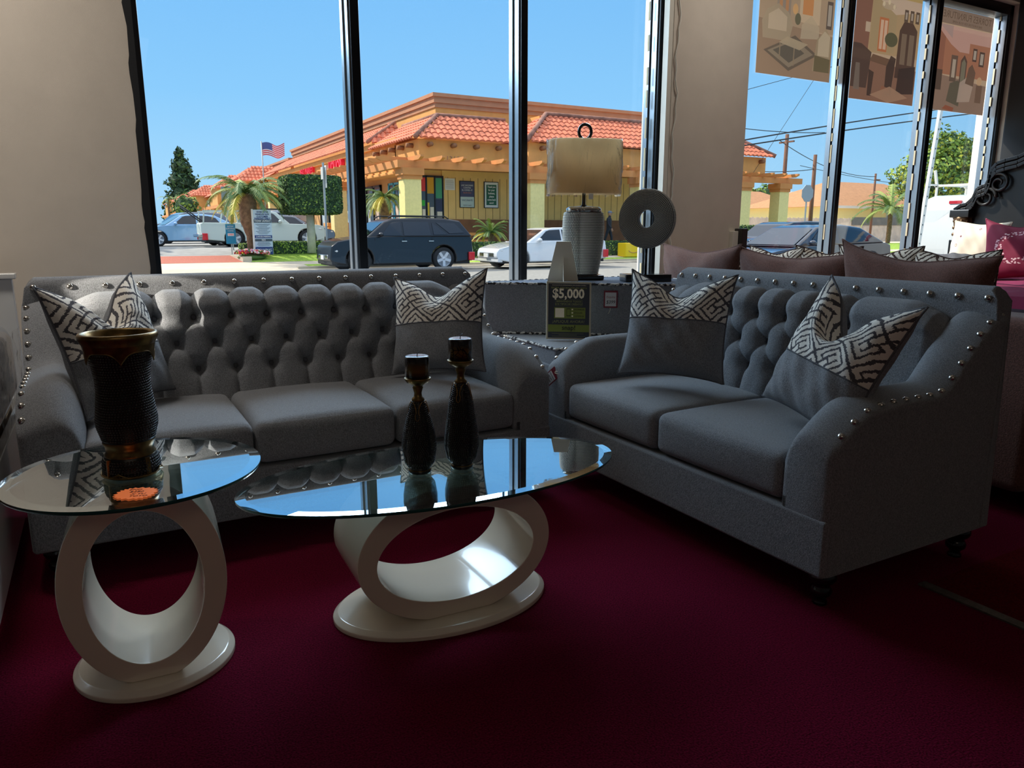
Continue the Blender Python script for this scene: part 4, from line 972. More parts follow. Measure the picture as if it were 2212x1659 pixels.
# bay 2 front, hip left and right
b=MB(); h2=Vector((0,2.3,1.5)); L2=h2.length; roofplane(b,(17.0,29.3,5.0),(1,0,0),h2,15.4,L2,[(0,0),(15.4,0),(13.1,L2),(2.4,L2)])
roofplane(b,(17.0,32.0,5.0),(0,-1,0),Vector((2.3,0,1.5)),2.7,L2,[(0,0),(2.7,0),(.4,L2),(0,L2)]); b.build('tile_roof',TILE,m1)
MB().tube([(17.0,29.3,5.07),(19.35,31.6,6.6)],.11,8).tube([(19.35,31.6,6.6),(30.2,31.6,6.6)],.11,8).tube([(30.1,31.6,6.6),(32.4,29.3,5.07)],.11,8).build('ridge_cap',TILED,m1)
MB().box(19,31.6,5.0,30,33.6,6.5).build('bay_wall',STU,m1); MB().box(31.0,32.6,4.6,32.2,34,6.15).build('chimney_block',M('olive_stucco',(176,166,126),.9),m1)
# long left roof
b=MB(); v3=Vector((1.95,0,1.15)); L3=v3.length; roofplane(b,(12.1,62.1,5.36),(0,-1,0),v3,25.6,L3,[(0,0),(25.6,0),(25.6-1.2,L3),(0,L3)]); 
roofplane(b,(12.1,36.45,5.36),(1,0,0),Vector((0,1.2,1.15)),1.95,Vector((0,1.2,1.15)).length,[(0,0),(1.95,0),(1.95,1.66),(1.7,1.66)]); b.build('tile_roof',TILE,m1)
MB().tube([(12.15,36.5,5.42),(14.05,37.7,6.6)],.10,8).build('ridge_cap',TILED,m1)
# vigas under the eaves
b=MB()
for s in (12.9,14.0,15.1,16.2): b.tube([(s,30.3,4.78),(s,30.65,4.78)],.10,8)
for s in range(8): b.tube([(17.9+s*1.95,29.3,4.78),(17.9+s*1.95,29.65,4.78)],.10,8)
for d in range(5): b.tube([(12.15,31.3+d*1.1,4.78),(12.5,31.3+d*1.1,4.78)],.10,8)
b.build('viga_ends',TRIMB,m1)
# lower walls
MB().box(14.33,32.5,1.7,31.8,33.0,4.0).build('siding_wall',STY,m1); MB().box(14.33,32.42,.3,31.8,33.0,1.7).build('plinth_wall',M('brown_boards',(136,92,62),.9,var=.1,scale=3),m1)
b=MB()
for k in range(44): b.box(14.6+k*.39,32.492,1.72,14.625+k*.39,32.5,3.6)
b.build('siding_grooves',M('groove',(150,120,76),.9),m1)
MB().box(13.2,32.6,3.6,14.33,33.2,4.0).build('lintel',STY,m1)
MB().box(13.35,33.0,.3,14.6,62,3.8).build('side_wall',M('tan_wall',(206,160,104),.9),m1)
MB().box(12.5,30.7,3.90,33,33.0,3.95).build('soffit',TRIMB,m1)
# storefront glazing with posters
sw=empty('shop_window',(13.1,32.5,.35),0,'tall corner shop window with red, yellow and green posters','shop window')
MB().box(0,0,0,1.25,.06,3.3).build('glass',DGL,sw); b=MB()
for x in (-.02,.40,.82,1.22): b.box(x,-.04,0,x+.06,.02,3.3)
b.box(0,-.04,3.24,1.25,.02,3.3).build('frame',FRB,sw)
for nm,x0_,x1_,z0_,z1_,c_ in (('red_poster',.05,.38,2.6,3.2,(214,60,62)),('red_strip',.03,.12,.9,2.2,(210,40,44)),('yellow_poster',.46,.80,2.5,3.22,(214,158,28)),('yellow_strip',.46,.56,.9,2.1,(222,190,60)),('green_poster',.88,1.2,2.3,3.2,(70,160,120)),('navy_poster',.88,1.2,1.7,2.25,(50,60,90)),('white_notice',.60,.78,1.0,1.9,(220,214,196)),('white_notice',.95,1.2,1.45,1.7,(226,226,226)),('green_dot',.20,.34,1.95,2.2,(50,180,60)),('white_notice',.22,.36,1.2,1.8,(225,225,225))):
    MB().box(x0_,-.02,z0_,x1_,-.008,z1_).build(nm,M(nm,c_,.6),sw)
def poster(name,label,loc,w,h,border,rz=0):
    rt=empty(name,loc,rz,label,'poster'); MB().box(-w/2,-.03,0,w/2,0,h).build('frame',border,rt); return rt
WHP=M('white_print',(226,226,220),.6); NV=M('navy_poster2',(72,74,104),.6); GRP=M('green_poster2',(34,98,74),.6); ORP=M('orange_print',(214,130,90),.6)
p1=poster('vaccine_poster','framed navy and white vaccine poster on the ochre siding wall',(15.57,32.47,2.24),.78,1.22,FRB)
MB().box(-.35,-.04,.03,.35,-.03,.50).build('white_field',M('pale_print',(190,205,196),.6),p1); MB().box(-.35,-.04,.50,.35,-.03,1.19).build('navy_field',NV,p1)
for t_,z,s_,m_ in (('LAS VACUNAS',1.02,.105,WHP),('CONTRA',.91,.105,WHP),('EL COVID-19',.80,.105,WHP),('SALVAN VIDAS',.68,.07,ORP),('VACÚNATE',.34,.12,NV),('myturn.ca.gov',.12,.085,NV)): text('writing',t_,m_,s_,p1,(0,-.045,z),ext=.001,sx=.9)
p2=poster('thank_you_poster','framed green poster thanking customers on the ochre siding wall',(16.85,32.47,2.24),.78,1.22,FRB)
MB().box(-.35,-.04,.03,.35,-.03,1.19).build('white_field',WHP,p2); MB().box(-.27,-.05,.14,.27,-.04,1.08).build('green_field',GRP,p2)
for k,t_ in enumerate(('Thank you','for your','business,','please','come back','soon!')): text('writing',t_,WHP,.125,p2,(0,-.056,.98-k*.148),ext=.001,sx=.82,bold=.004)
p3=poster('paper_notice','plain white paper notice left of the framed posters','' or (14.69,32.47,3.03),.50,.52,WHP); b=MB()
for k in range(9): b.box(-.2,-.036,.06+k*.045,.2 if k!=8 else .16,-.03,.072+k*.045)
b.build('small_print',M('grey_print',(150,150,150),.7),p3)
text('house_number','13100',STB,.34,m1,(14.1,30.59,4.22),ext=.02)
# shop letters
RED=M('red_letters',(222,28,52),.4,emit=.25)
lq=empty('liquor_sign',(12.44,42.55,4.62),-PI/2,'red channel letters reading LIQUOR on the orange fascia','shop sign'); text('letters','LIQUOR',RED,1.0,lq,(0,-.12,0),ext=.10,sx=.72,bold=.02)
lg=empty('shop_logo_sign',(12.44,45.0,4.50),-PI/2,'white square logo panel left of the red LIQUOR letters','shop sign'); MB().box(-.42,-.16,-.40,.42,0,.42).build('panel',WHP,lg); text('writing','The',M('brown_red',(150,60,56),.6),.42,lg,(0,-.17,.02),ext=.004)
lm=empty('market_sign',(12.44,49.2,4.70),-PI/2,'partly hidden red letters above the trimmed box tree','shop sign'); text('letters','MEAT MARKET',RED,.62,lm,(0,-.1,.12),ext=.08,sx=.8)
ln=empty('far_red_sign',(12.44,59.3,4.40),-PI/2,'small red letters seen through the big palm fronds','shop sign'); text('letters','PIZZA',RED,.8,ln,(0,-.1,0),ext=.06,sx=.75)
# ---- pergola
pg=empty('pergola',(0,0,0),0,'orange timber pergola with cream brick columns along the shop fronts','pergola')
PW=M('orange_timber',(214,140,78),.85,var=.06,scale=3)
b=MB(); b.box(10.85,28.95,3.66,34.2,29.2,3.95).box(10.85,29.2,3.66,11.1,62,3.95); b.build('beam',PW,pg)
k=0
for s in [11.6+.93*i for i in range(24)]:
    b=MB(); b.prism([(28.2,4.12),(28.2,4.04),(28.42,3.95),(28.5,3.95),(30.6 if s<31.5 else 31.2,3.95),(30.6 if s<31.5 else 31.2,4.12)],s-.075,s+.075,'x'); b.build('rafter',PW,pg)
for d in [29.7+1.0*i for i in range(30)]:
    b=MB(); b.prism([(10.2,4.12),(10.2,4.04),(10.42,3.95),(12.6,3.95),(12.6,4.12)],d-.075,d+.075,'y'); b.build('rafter',PW,pg)
for s,d in ((11.1,28.9),(16.95,28.9),(22.9,28.9),(29.6,28.9),(32.45,28.9),(11.05,39),(11.05,47),(11.05,55)):
    c_=MB().box(s,d,.3,s+.72,d+.65,3.25).build('column',CLM,pg); MB().box(s-.10,d-.10,3.38,s+.82,d+.75,3.66).box(s-.04,d-.04,3.22,s+.76,d+.69,3.40).build('column_cap',PW,c_)
b=MB()
for k in range(6): b.box(12.6,30.8+k*.28,3.955,31,30.86+k*.28,4.0)
b.build('lattice',TRIMB,pg)
# side shops: windows with blue frames
for i,(d0,d1) in enumerate(((33.6,35.0),(35.2,36.8),(38,40.4),(42,44.5),(46,50),(52,58))):
    w_=empty('shop_window',(13.33,d1,.4),-PI/2,('blue-framed shop window beside the small palm','second blue-framed shop window behind the small palm','shop window just left of the thick black mullion','shop window behind the trimmed box tree','shop window behind the old white pickup','far shop window behind the big palm')[i],'shop window','shop windows on the sunny side of the building')
    W_=d1-d0; MB().box(0,-.05,.6,W_,0,3.1).build('glass',DGL,w_); b=MB(); fm=M('blue_frame',(70,170,200),.5) if i<2 else FRB
    for x in (0,W_/2-.05,W_-.1): b.box(x,-.1,.5,x+.1,0,3.1)
    b.box(0,-.1,3.0,W_,0,3.1).box(0,-.1,.5,W_,0,.6).box(0,-.1,2.2,W_,0,2.28).build('frame',fm,w_)
    MB().box(W_*.10,-.07,.9,W_*.32,-.051,1.9).build('window_poster',M('pale_blue_poster',(170,190,206),.6),w_); MB().box(W_*.60,-.07,1.0,W_*.85,-.051,2.0).build('window_poster',M('peach_poster',(216,190,170),.6),w_)
for k,(d,s) in enumerate(((41.6,11.75),(39.7,11.75))):
    pl=empty('trash_enclosure',(s,d,.4),0,'square terracotta planter box by the shop columns, '+('left of the pair' if k==0 else 'right of the pair'),'planter','terracotta planter boxes by the columns'); MB().prism([(-.38,0),(.38,0),(.42,1.1),(-.42,1.1)],-.42,.42,'y').build('planter_body',STU,pl,bevel=.03); MB().box(-.46,-.46,1.0,.46,.46,1.2).build('rim',STU,pl,bevel=.02); pl.name='planter_box'
# ---- further mall blocks
def farmall(label,d0,d1,zt,ds):
    rt=empty('far_shop_row',(0,0,0),0,label,'building','strip mall buildings across the street')
    MB().box(14.4,d0,.3,26,d1,zt-.5).box(12.45,d0,3.7,14.5,d1,4.9).build('wall',STU,rt); b=MB(); cornice(b,14.4,d0,26,d1,zt); b.build('cornice',STB,rt)
    b=MB(); v=Vector((1.9,0,1.2)); roofplane(b,(12.1,d1,4.95),(0,-1,0),v,d1-d0,v.length,[(0,0),(d1-d0,0),(d1-d0-.01,v.length),(0,v.length)])
    n=int((d1-d0)/12)
    for k in range(n):
        dd=d0+4+k*12; MB().box(10.9,dd,3.6,14.4,dd+4.2,5.2).build('shop_bay',STU,rt); vv=Vector((0,1.5,1.3)); roofplane(b,(10.6,dd-.2,5.2),(1,0,0),vv,4,vv.length,[(0,0),(4,0),(4,2),(1.8,2)]); roofplane(b,(10.6,dd+4.4,5.2),(0,-1,0),Vector((2.0,0,1.3)),4.6,2.3,[(0,0),(4.6,0),(3.1,2.3),(0,2.3)])
    b.build('tile_roof',TILE,rt)
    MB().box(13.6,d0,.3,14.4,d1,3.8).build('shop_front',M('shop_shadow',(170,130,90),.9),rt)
    MB().box(10.8,d0,3.3,11.0,d1,3.6).build('pergola_beam',PW,rt)
    b=MB()
    for k in range(int((d1-d0)/5)): b.box(10.8,d0+1+k*5,.3,11.2,d0+1.4+k*5,3.3)
    b.build('columns',CLM,rt); b=MB()
    for k in range(int((d1-d0)/9)): b.box(12.35,d0+2+k*9,3.95,12.45,d0+4.6+k*9,4.65)
    b.build('sign_panels',WHP,rt); return rt
farmall('orange shop row behind the big palm, lower than the corner building',62.6,90,6.85,0)
farmall('farthest orange shop row at left, by the tall conifer',94,145,6.9,0)
# ------------------------------------------------------------------ vegetation
LEAF=[M('leaf_green',(78,108,48),.7),M('leaf_dark',(44,70,38),.8),M('leaf_light',(142,166,62),.7),M('leaf_yellow',(190,186,60),.7)]
def foliage(b,n,fn,sz,rnd,mats=(0,1,2),w=(5,4,2)):
    for _ in range(n):
        p,nr=fn(rnd); p=Vector(p); nr=Vector(nr)+Vector((rnd.uniform(-.7,.7),rnd.uniform(-.7,.7),rnd.uniform(-.7,.7))); nr.normalize()
        u=nr.cross(Vector((rnd.uniform(-1,1),rnd.uniform(-1,1),rnd.uniform(-1,1)))).normalized(); v=nr.cross(u); q=sz*rnd.uniform(.6,1.3)
        b.mi=rnd.choices(mats,w)[0]; b.add([p-u*q*.5,p-v*q*.28,p+u*q*.5,p+v*q*.28],[(0,1,2,3)],False)
    b.mi=0
def blob(c_,r,fill=.55,box=False,lump=0,seed=0):
    def f(rnd):
        if box:
            ax=rnd.choices((0,1,2),(r[1]*r[2],r[0]*r[2],r[0]*r[1]))[0]; s=rnd.choice((-1,1)); q=[rnd.uniform(-1,1) for _ in range(3)]; q[ax]=s*rnd.uniform(.94,1.02); n=[0,0,0]; n[ax]=s
            # round the corners of the trimmed box
            l=(abs(q[0])**9+abs(q[1])**9+abs(q[2])**9)**(1/9); q=[v/max(1,l) for v in q]
            return (c_[0]+q[0]*r[0],c_[1]+q[1]*r[1],c_[2]+q[2]*r[2]),n
        while 1:
            q=Vector([rnd.uniform(-1,1) for _ in range(3)])
            if fill<q.length<1: break
        k=1+lump*math.sin(q.x*7+seed)*math.sin(q.y*6+seed*2)*math.sin(q.z*8+1)
        return (c_[0]+q.x*r[0]*k,c_[1]+q.y*r[1]*k,c_[2]+q.z*r[2]*k),q
    return f
def tree(name,label,base,trunk_r,h,blobs,n,sz,mats=(0,1,2),w=(5,4,2),seed=1,tm=None,box=False,group=None,core=True,lump=.25):
    rt=empty(name,base,0,label,'tree' if 'tree' in name or 'conifer' in name else 'hedge',group); rnd=random.Random(seed)
    if trunk_r: 
        MB().tube([(0,0,0),(.03,.02,h*.5),(0,0,h)],[trunk_r*1.15,trunk_r,trunk_r*.85],10).build('trunk',tm or M('bark',(104,84,64),.9,var=.2,scale=5),rt)
    b=MB()
    tot=sum(r[0]*r[2] for c_,r in blobs)
    for i,(c_,r) in enumerate(blobs):
        if core:
            b.mi=1
            if box: b.box(c_[0]-r[0]*.93,c_[1]-r[1]*.93,c_[2]-r[2]*.93,c_[0]+r[0]*.93,c_[1]+r[1]*.93,c_[2]+r[2]*.93)
            else: b.sphere(c_,.72,10,7,r)
            b.mi=0
        foliage(b,int(n*r[0]*r[2]/tot),blob(c_,r,box=box,lump=lump,seed=i+seed),sz,rnd,mats,w)
    b.build('crown',LEAF,rt); return rt
tree('topiary_tree','box-trimmed green tree on a white trunk on the lawn','' or (7.15,28.5,.36),.15,1.6,[((.06,0,2.12),(1.03,.85,.70))],9000,.10,(0,1,2),(5,6,1),2,M('white_bark',(206,198,178),.9,var=.1,scale=6),True)
cf_=tree('conifer','tall dark conifer behind the far shop row','' or (15.5,153,.5),.3,3,[((0,0,2.2),(2.6,2.6,1.6)),((.1,0,4.2),(2.2,2.2,1.6)),((0,0,6.0),(1.7,1.7,1.5)),((-.1,0,7.8),(1.1,1.1,1.3)),((-.2,0,9.2),(.55,.55,1.0))],4200,.55,(0,1),(2,5),3,lump=.35); cf_.scale=(1.55,1.55,1.52)
tree('round_tree','small paler tree at the foot of the conifer','' or (9.1,90,.5),.2,2,[((0,0,3.0),(1.5,1.5,1.7))],700,.4,(0,2),(3,1),4)
tree('leafy_tree','big light green leafy tree at the far right','' or (58.2,36,.1),.3,4,[((0,0,5.2),(4.0,3,2.6)),((-.6,0,7.2),(2.0,1.8,1.5)),((3,0,6.3),(2.2,2,1.6)),((-3,0,4.6),(2.0,2,1.4)),((1.4,0,7.4),(1.2,1.2,1.0))],9000,.34,(0,2,3,1),(4,6,2,1),5,lump=.4,core=False)
tree('bushy_tree','dark green bushy tree beyond the pergola\'s right end','' or (63.0,58.0,.1),.3,2.5,[((0,0,4.2),(2.6,2,1.6)),((2.4,0,3.6),(2,2,1.2))],1500,.45,(0,2),(3,2),6)
tree('unseen_tree','unseen tree left of the view, added to shade the parking lot','' or (-3.0,39.5,.5),.3,3,[((0,0,5.4),(3.4,3,2.0)),((-1,-1,7),(2,2,1.5))],1500,.6,(0,1,2),(3,3,1),7)  # off-view tree added to cast the shadow band on the lot
def hedge(label,s0,s1,d0,d1,z0,z1,n,seed,name='hedge',lt=False):
    return tree(name,label,((s0+s1)/2,(d0+d1)/2,z0),0,0,[((0,0,(z1-z0)/2),((s1-s0)/2,(d1-d0)/2,(z1-z0)/2))],n,.10,(0,1,2),(5,4,3) if not lt else (4,1,6),seed,None,True,'trimmed hedges outside')
hedge('clipped low hedge behind the white sedan',13.15,21.6,27.0,27.7,.12,.74,5200,8)
hedge('dark round hedge left of the fence, right window',20.9,24.3,21.4,22.6,-.1,1.40,2600,9)
hedge('fluffy light green planting bed behind the tall parking sign',5.2,9.6,28.5,30.0,.33,.78,5200,10,lt=True)
hedge('light green strappy plants beside the flower bed',4.75,5.4,28.6,30.0,.33,.72,900,12,lt=True)
fb=empty('flower_bed',(4.78,27.9,.27),0,'bed of pink, red and white flowers at the lawn corner','flowers'); rnd=random.Random(5)
FC=[M('petal_pink',(226,150,160),.7),M('petal_red',(186,30,44),.7),M('petal_white',(228,222,220),.7),M('petal_yellow',(232,190,40),.7),M('petal_violet',(120,90,160),.7),LEAF[0]]
b=MB()
for _ in range(760):
    x=rnd.uniform(-.42,.62); y=rnd.uniform(-.55,.45); z=.06+.16*(1-abs(x)*.8)+rnd.uniform(-.04,.05); b.mi=rnd.choices((0,1,2,3,4,5),(6,4,2,1,1,3) if x>-.1 else (1,6,2,2,1,3))[0]; b.sphere((x,y,z),rnd.uniform(.022,.045),5,4)
b.mi=5; b.sphere((.08,-.05,.0),.5,14,6,(1,1.0,.22)); b.build('blossoms',FC,fb); tag(fb,kind='stuff')
FR=[M('frond_green',(96,124,62),.6),M('frond_light',(150,166,80),.6),M('frond_yellow',(206,186,60),.6)]
def palm(label,base,h,tr,L,nf,seed,droop=1.0,fat=0,up=.9,wl=.34,windx=0):
    rt=empty('palm_tree',base,0,label,'palm tree'); rnd=random.Random(seed)
    P=[];RR=[]
    for k in range(14):
        t=k/13; P.append((.03*math.sin(t*3),0,h*t)); RR.append(tr*(1+fat*smoothstep(.25,.6,t)*(1-.25*smoothstep(.8,1,t)))*(1+.10*(k%2)))
    t=MB(); t.tube(P,RR,12); t.build('trunk',M('palm_bark',(122,94,68),.95,var=.35,scale=9,bump=1,bscale=20),rt)
    b=MB()
    for k in range(nf):
        az_=2*PI*k/nf*2.4+rnd.uniform(-.3,.3); el=rnd.uniform(.1,1.25)*up-.15; ln=L*rnd.uniform(.75,1.05); n=16
        pts=[];x=Vector((math.cos(az_)*math.cos(el)+windx*.3,math.sin(az_)*math.cos(el),math.sin(el))).normalized(); p=Vector((0,0,h)); dr=droop*rnd.uniform(.7,1.2)
        for i in range(n): pts.append(p.copy()); p=p+x*ln/n; x=(x+Vector((windx*.02,0,-.085*dr*(1+i/n)))).normalized()
        b.mi=2 if el<.15 and rnd.random()<.6 else (1 if rnd.random()<.45 else 0)
        b.tube(pts,[.022*(1-.8*i/n) for i in range(n)],4,cap=False)
        for i in range(2,n):
            d=(pts[i]-pts[i-1]).normalized(); side=d.cross(Vector((0,0,1))).normalized()
            for s_ in (-1,1):
                for q in (0,.5):
                    o=pts[i-1].lerp(pts[i],q); l=wl*L/2*(1-.55*abs(i/n-.45))*rnd.uniform(.8,1.1); tip=o+(side*s_*.8+d*.75+Vector((0,0,-.25-.3*rnd.random()))).normalized()*l
                    wdt=d*.022*L/1.5; b.add([o-wdt,o+wdt,tip],[(0,1,2)],False)
    b.build('fronds',FR,rt); return rt
palm('large windswept palm with a shaggy trunk on the lawn corner',(4.92,28.4,.33),2.15,.11,1.95,46,1,droop=1.1,fat=1.7,windx=.4)
palm('small palm in front of the shop windows beside the cream column',(11.1,31.3,.38),2.2,.17,1.5,34,2,droop=1.2,fat=.4)
palm('short palm beside the clipped hedge, right of the dark SUV',(14.6,28.2,.34),.75,.13,1.05,36,3,droop=.9,up=1.1)
palm('bright green palm in front of the wooden fence',(43.6,30,.06),2.4,.13,2.7,22,4,droop=1.0,up=1.1)
palm('tiny distant palm beside the conifer',(8.0,97,.5),4.2,.12,1.6,14,5,droop=1.5)
# ------------------------------------------------------------------ street furniture
POST=M('galvanised_post',(168,172,170),.5,.5)
def sgn(name,label,cat='sign',loc=(0,0,0),rz=0): return empty(name,loc,rz,label,cat)
ps=sgn('parking_sign','tall white tow-away parking notice standing on the lawn',loc=(5.33,28.0,.30))
PB=M('sign_paleblue',(196,212,220),.6); SN=M('sign_navy',(44,66,120),.6); SK=M('sign_slate',(66,82,92),.6)
MB().box(-.31,-.02,.05,.31,.02,1.62).build('sign_panel',PB,ps); MB().box(-.365,-.03,-.1,-.31,.03,1.64).build('post',TRIMW,ps)
MB().box(-.30,-.03,1.17,.30,-.02,1.28).box(-.30,-.03,.52,.30,-.02,.60).build('dark_band',SK,ps); MB().box(-.30,-.03,.05,.30,-.02,.32).box(-.30,-.03,.63,.30,-.02,.73).build('navy_band',SN,ps)
for t_,z,s_,m_,q in (('13100-13144',1.54,.085,SN,1),('PARAMOUNT BLVD',1.46,.06,SN,1),('CUSTOMER',1.38,.085,SN,1),('PARKING ONLY',1.31,.085,SN,1),('TOW AWAY',1.225,.10,WHP,1.1),('2 HOUR PARKING',.68,.07,WHP,1),('NO',.56,.08,WHP,1.2),('TOWING',.20,.14,WHP,1)): text('writing',t_,m_,s_,ps,(0,-.035,z),ext=.001,sx=q*.9,bold=.002)
b=MB()
for k in range(9): q=.25-.05*(k%3); b.box(-q,-.026,1.11-k*.042,q,-.02,1.122-k*.042)
for k in range(4): q=.2+.02*(k%3); b.box(-q,-.026,.48-k*.038,q,-.02,.492-k*.038)
b.build('small_print',SK,ps)
ts=sgn('teal_sign','small teal lawn sign in front of the old white pickup',loc=(4.38,29.0,.34)); MB().box(-.17,-.012,.38,.17,.012,1.08).build('sign_panel',M('teal',(32,140,176),.6),ts); MB().box(-.015,.012,0,.015,.03,1.0).build('post',POST,ts)
for t_,z,s_ in (('NOW',1.0,.085),('SERVING',.92,.085),('COFFEE',.84,.06)): text('writing',t_,WHP,s_,ts,(0,-.014,z),ext=.001)
MB().box(-.11,-.018,.66,.11,-.012,.76).build('white_band',WHP,ts); text('writing','OPEN',RED,.07,ts,(0,-.020,.71),ext=.001)
gs=sgn('grey_back_sign','grey back of a sign on a post behind the big palm',loc=(4.68,30.6,.40)); MB().box(-.02,-.02,0,.02,.02,2.2).build('post',POST,gs); MB().box(-.30,-.04,1.70,.06,-.02,2.42).build('sign_panel',M('sign_back_grey',(150,158,162),.5,.4),gs)
ss=sgn('street_sign_pole','thin grey sign pole with edge-on signs before the box tree','sign pole',loc=(7.04,25.9,.0)); MB().box(-.03,-.03,0,.03,.03,3.45).build('pole',POST,ss); MB().box(.035,-.18,2.62,.05,.18,3.3).box(-.04,-.12,2.9,-.055,.14,3.3).build('sign_plate',M('plate_white',(206,206,200),.5),ss)
so_=sgn('stop_sign','grey back of an octagonal stop sign on its pole','sign',loc=(28.75,24,-.1)); b=MB(); b.prism([(.40*math.cos(PI/8+k*PI/4),.40*math.sin(PI/8+k*PI/4)+2.95) for k in range(8)],-.01,.01,'y'); b.build('octagon_plate',POST,so_); MB().box(-.03,.01,0,.03,.06,3.3).build('pole',POST,so_)
fl=sgn('flag_pole','red, white and blue flag flying above the far shop roof','flag',loc=(10.75,55,.5)); MB().tube([(0,0,0),(0,0,6.7)],.04,6).build('pole',POST,fl)
b=MB(); nu,nv=24,14
for i in range(nu-1):
    for j in range(nv-1):
        u0,u1,v0,v1=i/(nu-1),(i+1)/(nu-1),j/(nv-1),(j+1)/(nv-1)
        b.mi=2 if (u0<.4 and v0>=.46) else (j%2)
        P=lambda u,v:(.04+1.5*u,.12*math.sin(u*9+v),5.75+.85*v-.25*u*(1-u)+.10*math.sin(u*7))
        b.add([P(u0,v0),P(u1,v0),P(u1,v1),P(u0,v1)],[(0,1,2,3)],True)
b.build('flag_cloth',[M('flag_red',(206,70,76),.8),M('flag_white',(226,222,222),.8),M('flag_blue',(80,96,150),.8)],fl)
yb=sgn('yellow_bin','bright yellow box standing on the grass right of the sedan','bin',loc=(20.6,26.5,.06)); MB().box(-.42,-.3,0,.42,.3,.60).build('bin_body',M('bright_yellow',(250,206,20),.5),yb,bevel=.03); MB().tube([(.28*math.cos(a),-.31,.32+.14*math.sin(a)) for a in [PI*1.1+i*PI*.8/9 for i in range(10)]],.015,5).build('curved_mark',STB,yb)
bn=sgn('wooden_rail','low brown wooden rail in front of the plinth wall','railing',loc=(13.6,29.5,.36)); MB().box(0,0,.0,.08,.08,.8).box(1.6,0,0,1.68,.08,.8).box(-.1,-.02,.62,1.8,.02,.74).box(-.1,-.02,.34,1.8,.02,.44).build('rail',PW,bn)
for i,(s,d,z0,z1,r_,lab) in enumerate(((33.95,30,-.1,6.37,.13,'taller brown utility pole right of the pergola'),(36.35,30,-.1,5.40,.13,'shorter brown utility pole near the stop sign'),(47.4,34,0,5.0,.09,'distant small pole with a crossbar above the house roof'))):
    up=sgn('utility_pole',lab,'utility pole',loc=(s,d,z0)); up['group']='wooden utility poles'; MB().tube([(0,0,0),(0,0,z1-z0)],[r_,r_*.75],8).build('pole',M('weathered_wood',(124,86,66),.9,var=.1,scale=5),up)
    if i!=1: MB().box(-.05,-.5 if i==0 else -.05,z1-z0-.45,.5 if i else .05,.5 if i==0 else .05,z1-z0-.37).build('crossarm',MATS['weathered_wood'],up)
WIRE=M('power_cable',(48,52,58),.7)
def wire(lab,A,B,sag=.3,r=.03,ext=3):
    A,B=Vector(A),Vector(B); A2=A-(B-A)*.02*ext; pts=[A2.lerp(B,k/24)+Vector((0,0,-sag*4*(k/24)*(1-k/24))) for k in range(25)]
    tag(MB().tube(pts,r,5).build('power_line',WIRE),lab,'power line','overhead power lines in the right window')
wire('upper thick power line crossing the right window',(26.5,28,5.15),(52,28,9.3),-.15,.035)
wire('lower thick power line crossing the right window',(26.5,28,4.93),(52,28,8.75),-.12,.035)
wire('thin sagging power line above the pergola end',(27,28.4,6.3),(35,28.4,6.35),.15,.02)
wire('steep thin power line below the first hanging poster',(26,28.2,7.2),(37,28.2,10.2),.0,.014)
wire('thin cable running from the tall utility pole to the far pole',(33.95,30,5.9),(47.4,34,4.8),.5,.02)
wire('low cable between the pergola and the shorter pole',(30,30,4.4),(36.3,30,4.6),.15,.02)
wire('thin low cable crossing above the house roofs',(36.3,30,4.7),(60,34,4.2),.3,.016)
wire('steep thin guy line left of the taller pole',(31.2,29.6,4.3),(35.3,29.6,9.3),0,.012)
lp_=sgn('leaning_post','white perforated metal post leaning outside the right window','post',loc=(12.40,8.0,-.02)); b=MB(); b.bar((-.03,0,0),(.37,0,4.1),.07,.05,up=(0,1,0)); b.build('post',M('white_metal',(214,214,208),.5),lp_); b=MB()
for k in range(26): t=k/26; b.box(-.03+.4*t-.008,-.032,4.1*t+.05,-.03+.4*t+.008,-.026,4.1*t+.075)
b.build('perforations',SK,lp_)
# fence and houses
fn=sgn('wooden_fence','long weathered board fence in front of the houses','fence',loc=(30,36,0)); b=MB()
for k in range(230): b.box(k*.16,0,.02,k*.16+.145,.03,2.03+.03*math.sin(k*2.3))
b.build('fence_boards',M('fence_wood',(226,200,176),.9,var=.15,scale=2),fn)
MB().box(18,-.05,1.55,24,-.02,2.12).build('grey_section',M('fence_grey',(120,114,106),.9,var=.1,scale=3),fn)
def house(lab,s0,s1,d0,d1,zw,zr,wall,roof,win):
    rt=empty('house',(s0,d0,0),0,lab,'house','low houses beyond the fence'); W,Dp=s1-s0,d1-d0
    MB().box(0,0,0,W,Dp,zw).build('wall',wall,rt); o=.7; h=min(W,Dp)/2
    b=MB(); b.add([(-o,-o,zw-.1),(W+o,-o,zw-.1),(W+o,Dp+o,zw-.1),(-o,Dp+o,zw-.1),(h,Dp/2,zr),(W-h*.6,Dp/2,zr)],[(0,1,5,4),(1,2,5),(2,3,4,5),(3,0,4),(3,2,1,0)],False); b.build('roof',roof,rt)
    MB().box(-o,-o-.04,zw-.28,W+o,-o,zw-.08).build('fascia_board',TRIMW,rt)
    for x,w_ in win: f=MB().box(x,-.06,zw-1.5,x+w_,0,zw-.4).build('window',TRIMW,rt); MB().box(x+.1,-.08,zw-1.4,x+w_-.1,-.06,zw-.5).build('pane',M('house_pane',(150,160,166),.2),f)
    return rt
house('yellow house with a broad brown roof behind the fence',51.2,66,40,49,3.15,5.3,M('yellow_stucco',(250,240,170),.9),M('brown_shingle',(188,134,92),.9,var=.1,scale=4),[(6.3,2.4)])
house('cream garage with a brown roof left of the stop sign',52.4,60,50.6,57.5,3.3,4.9,M('cream_stucco',(246,232,204),.9),MATS['brown_shingle'],[])
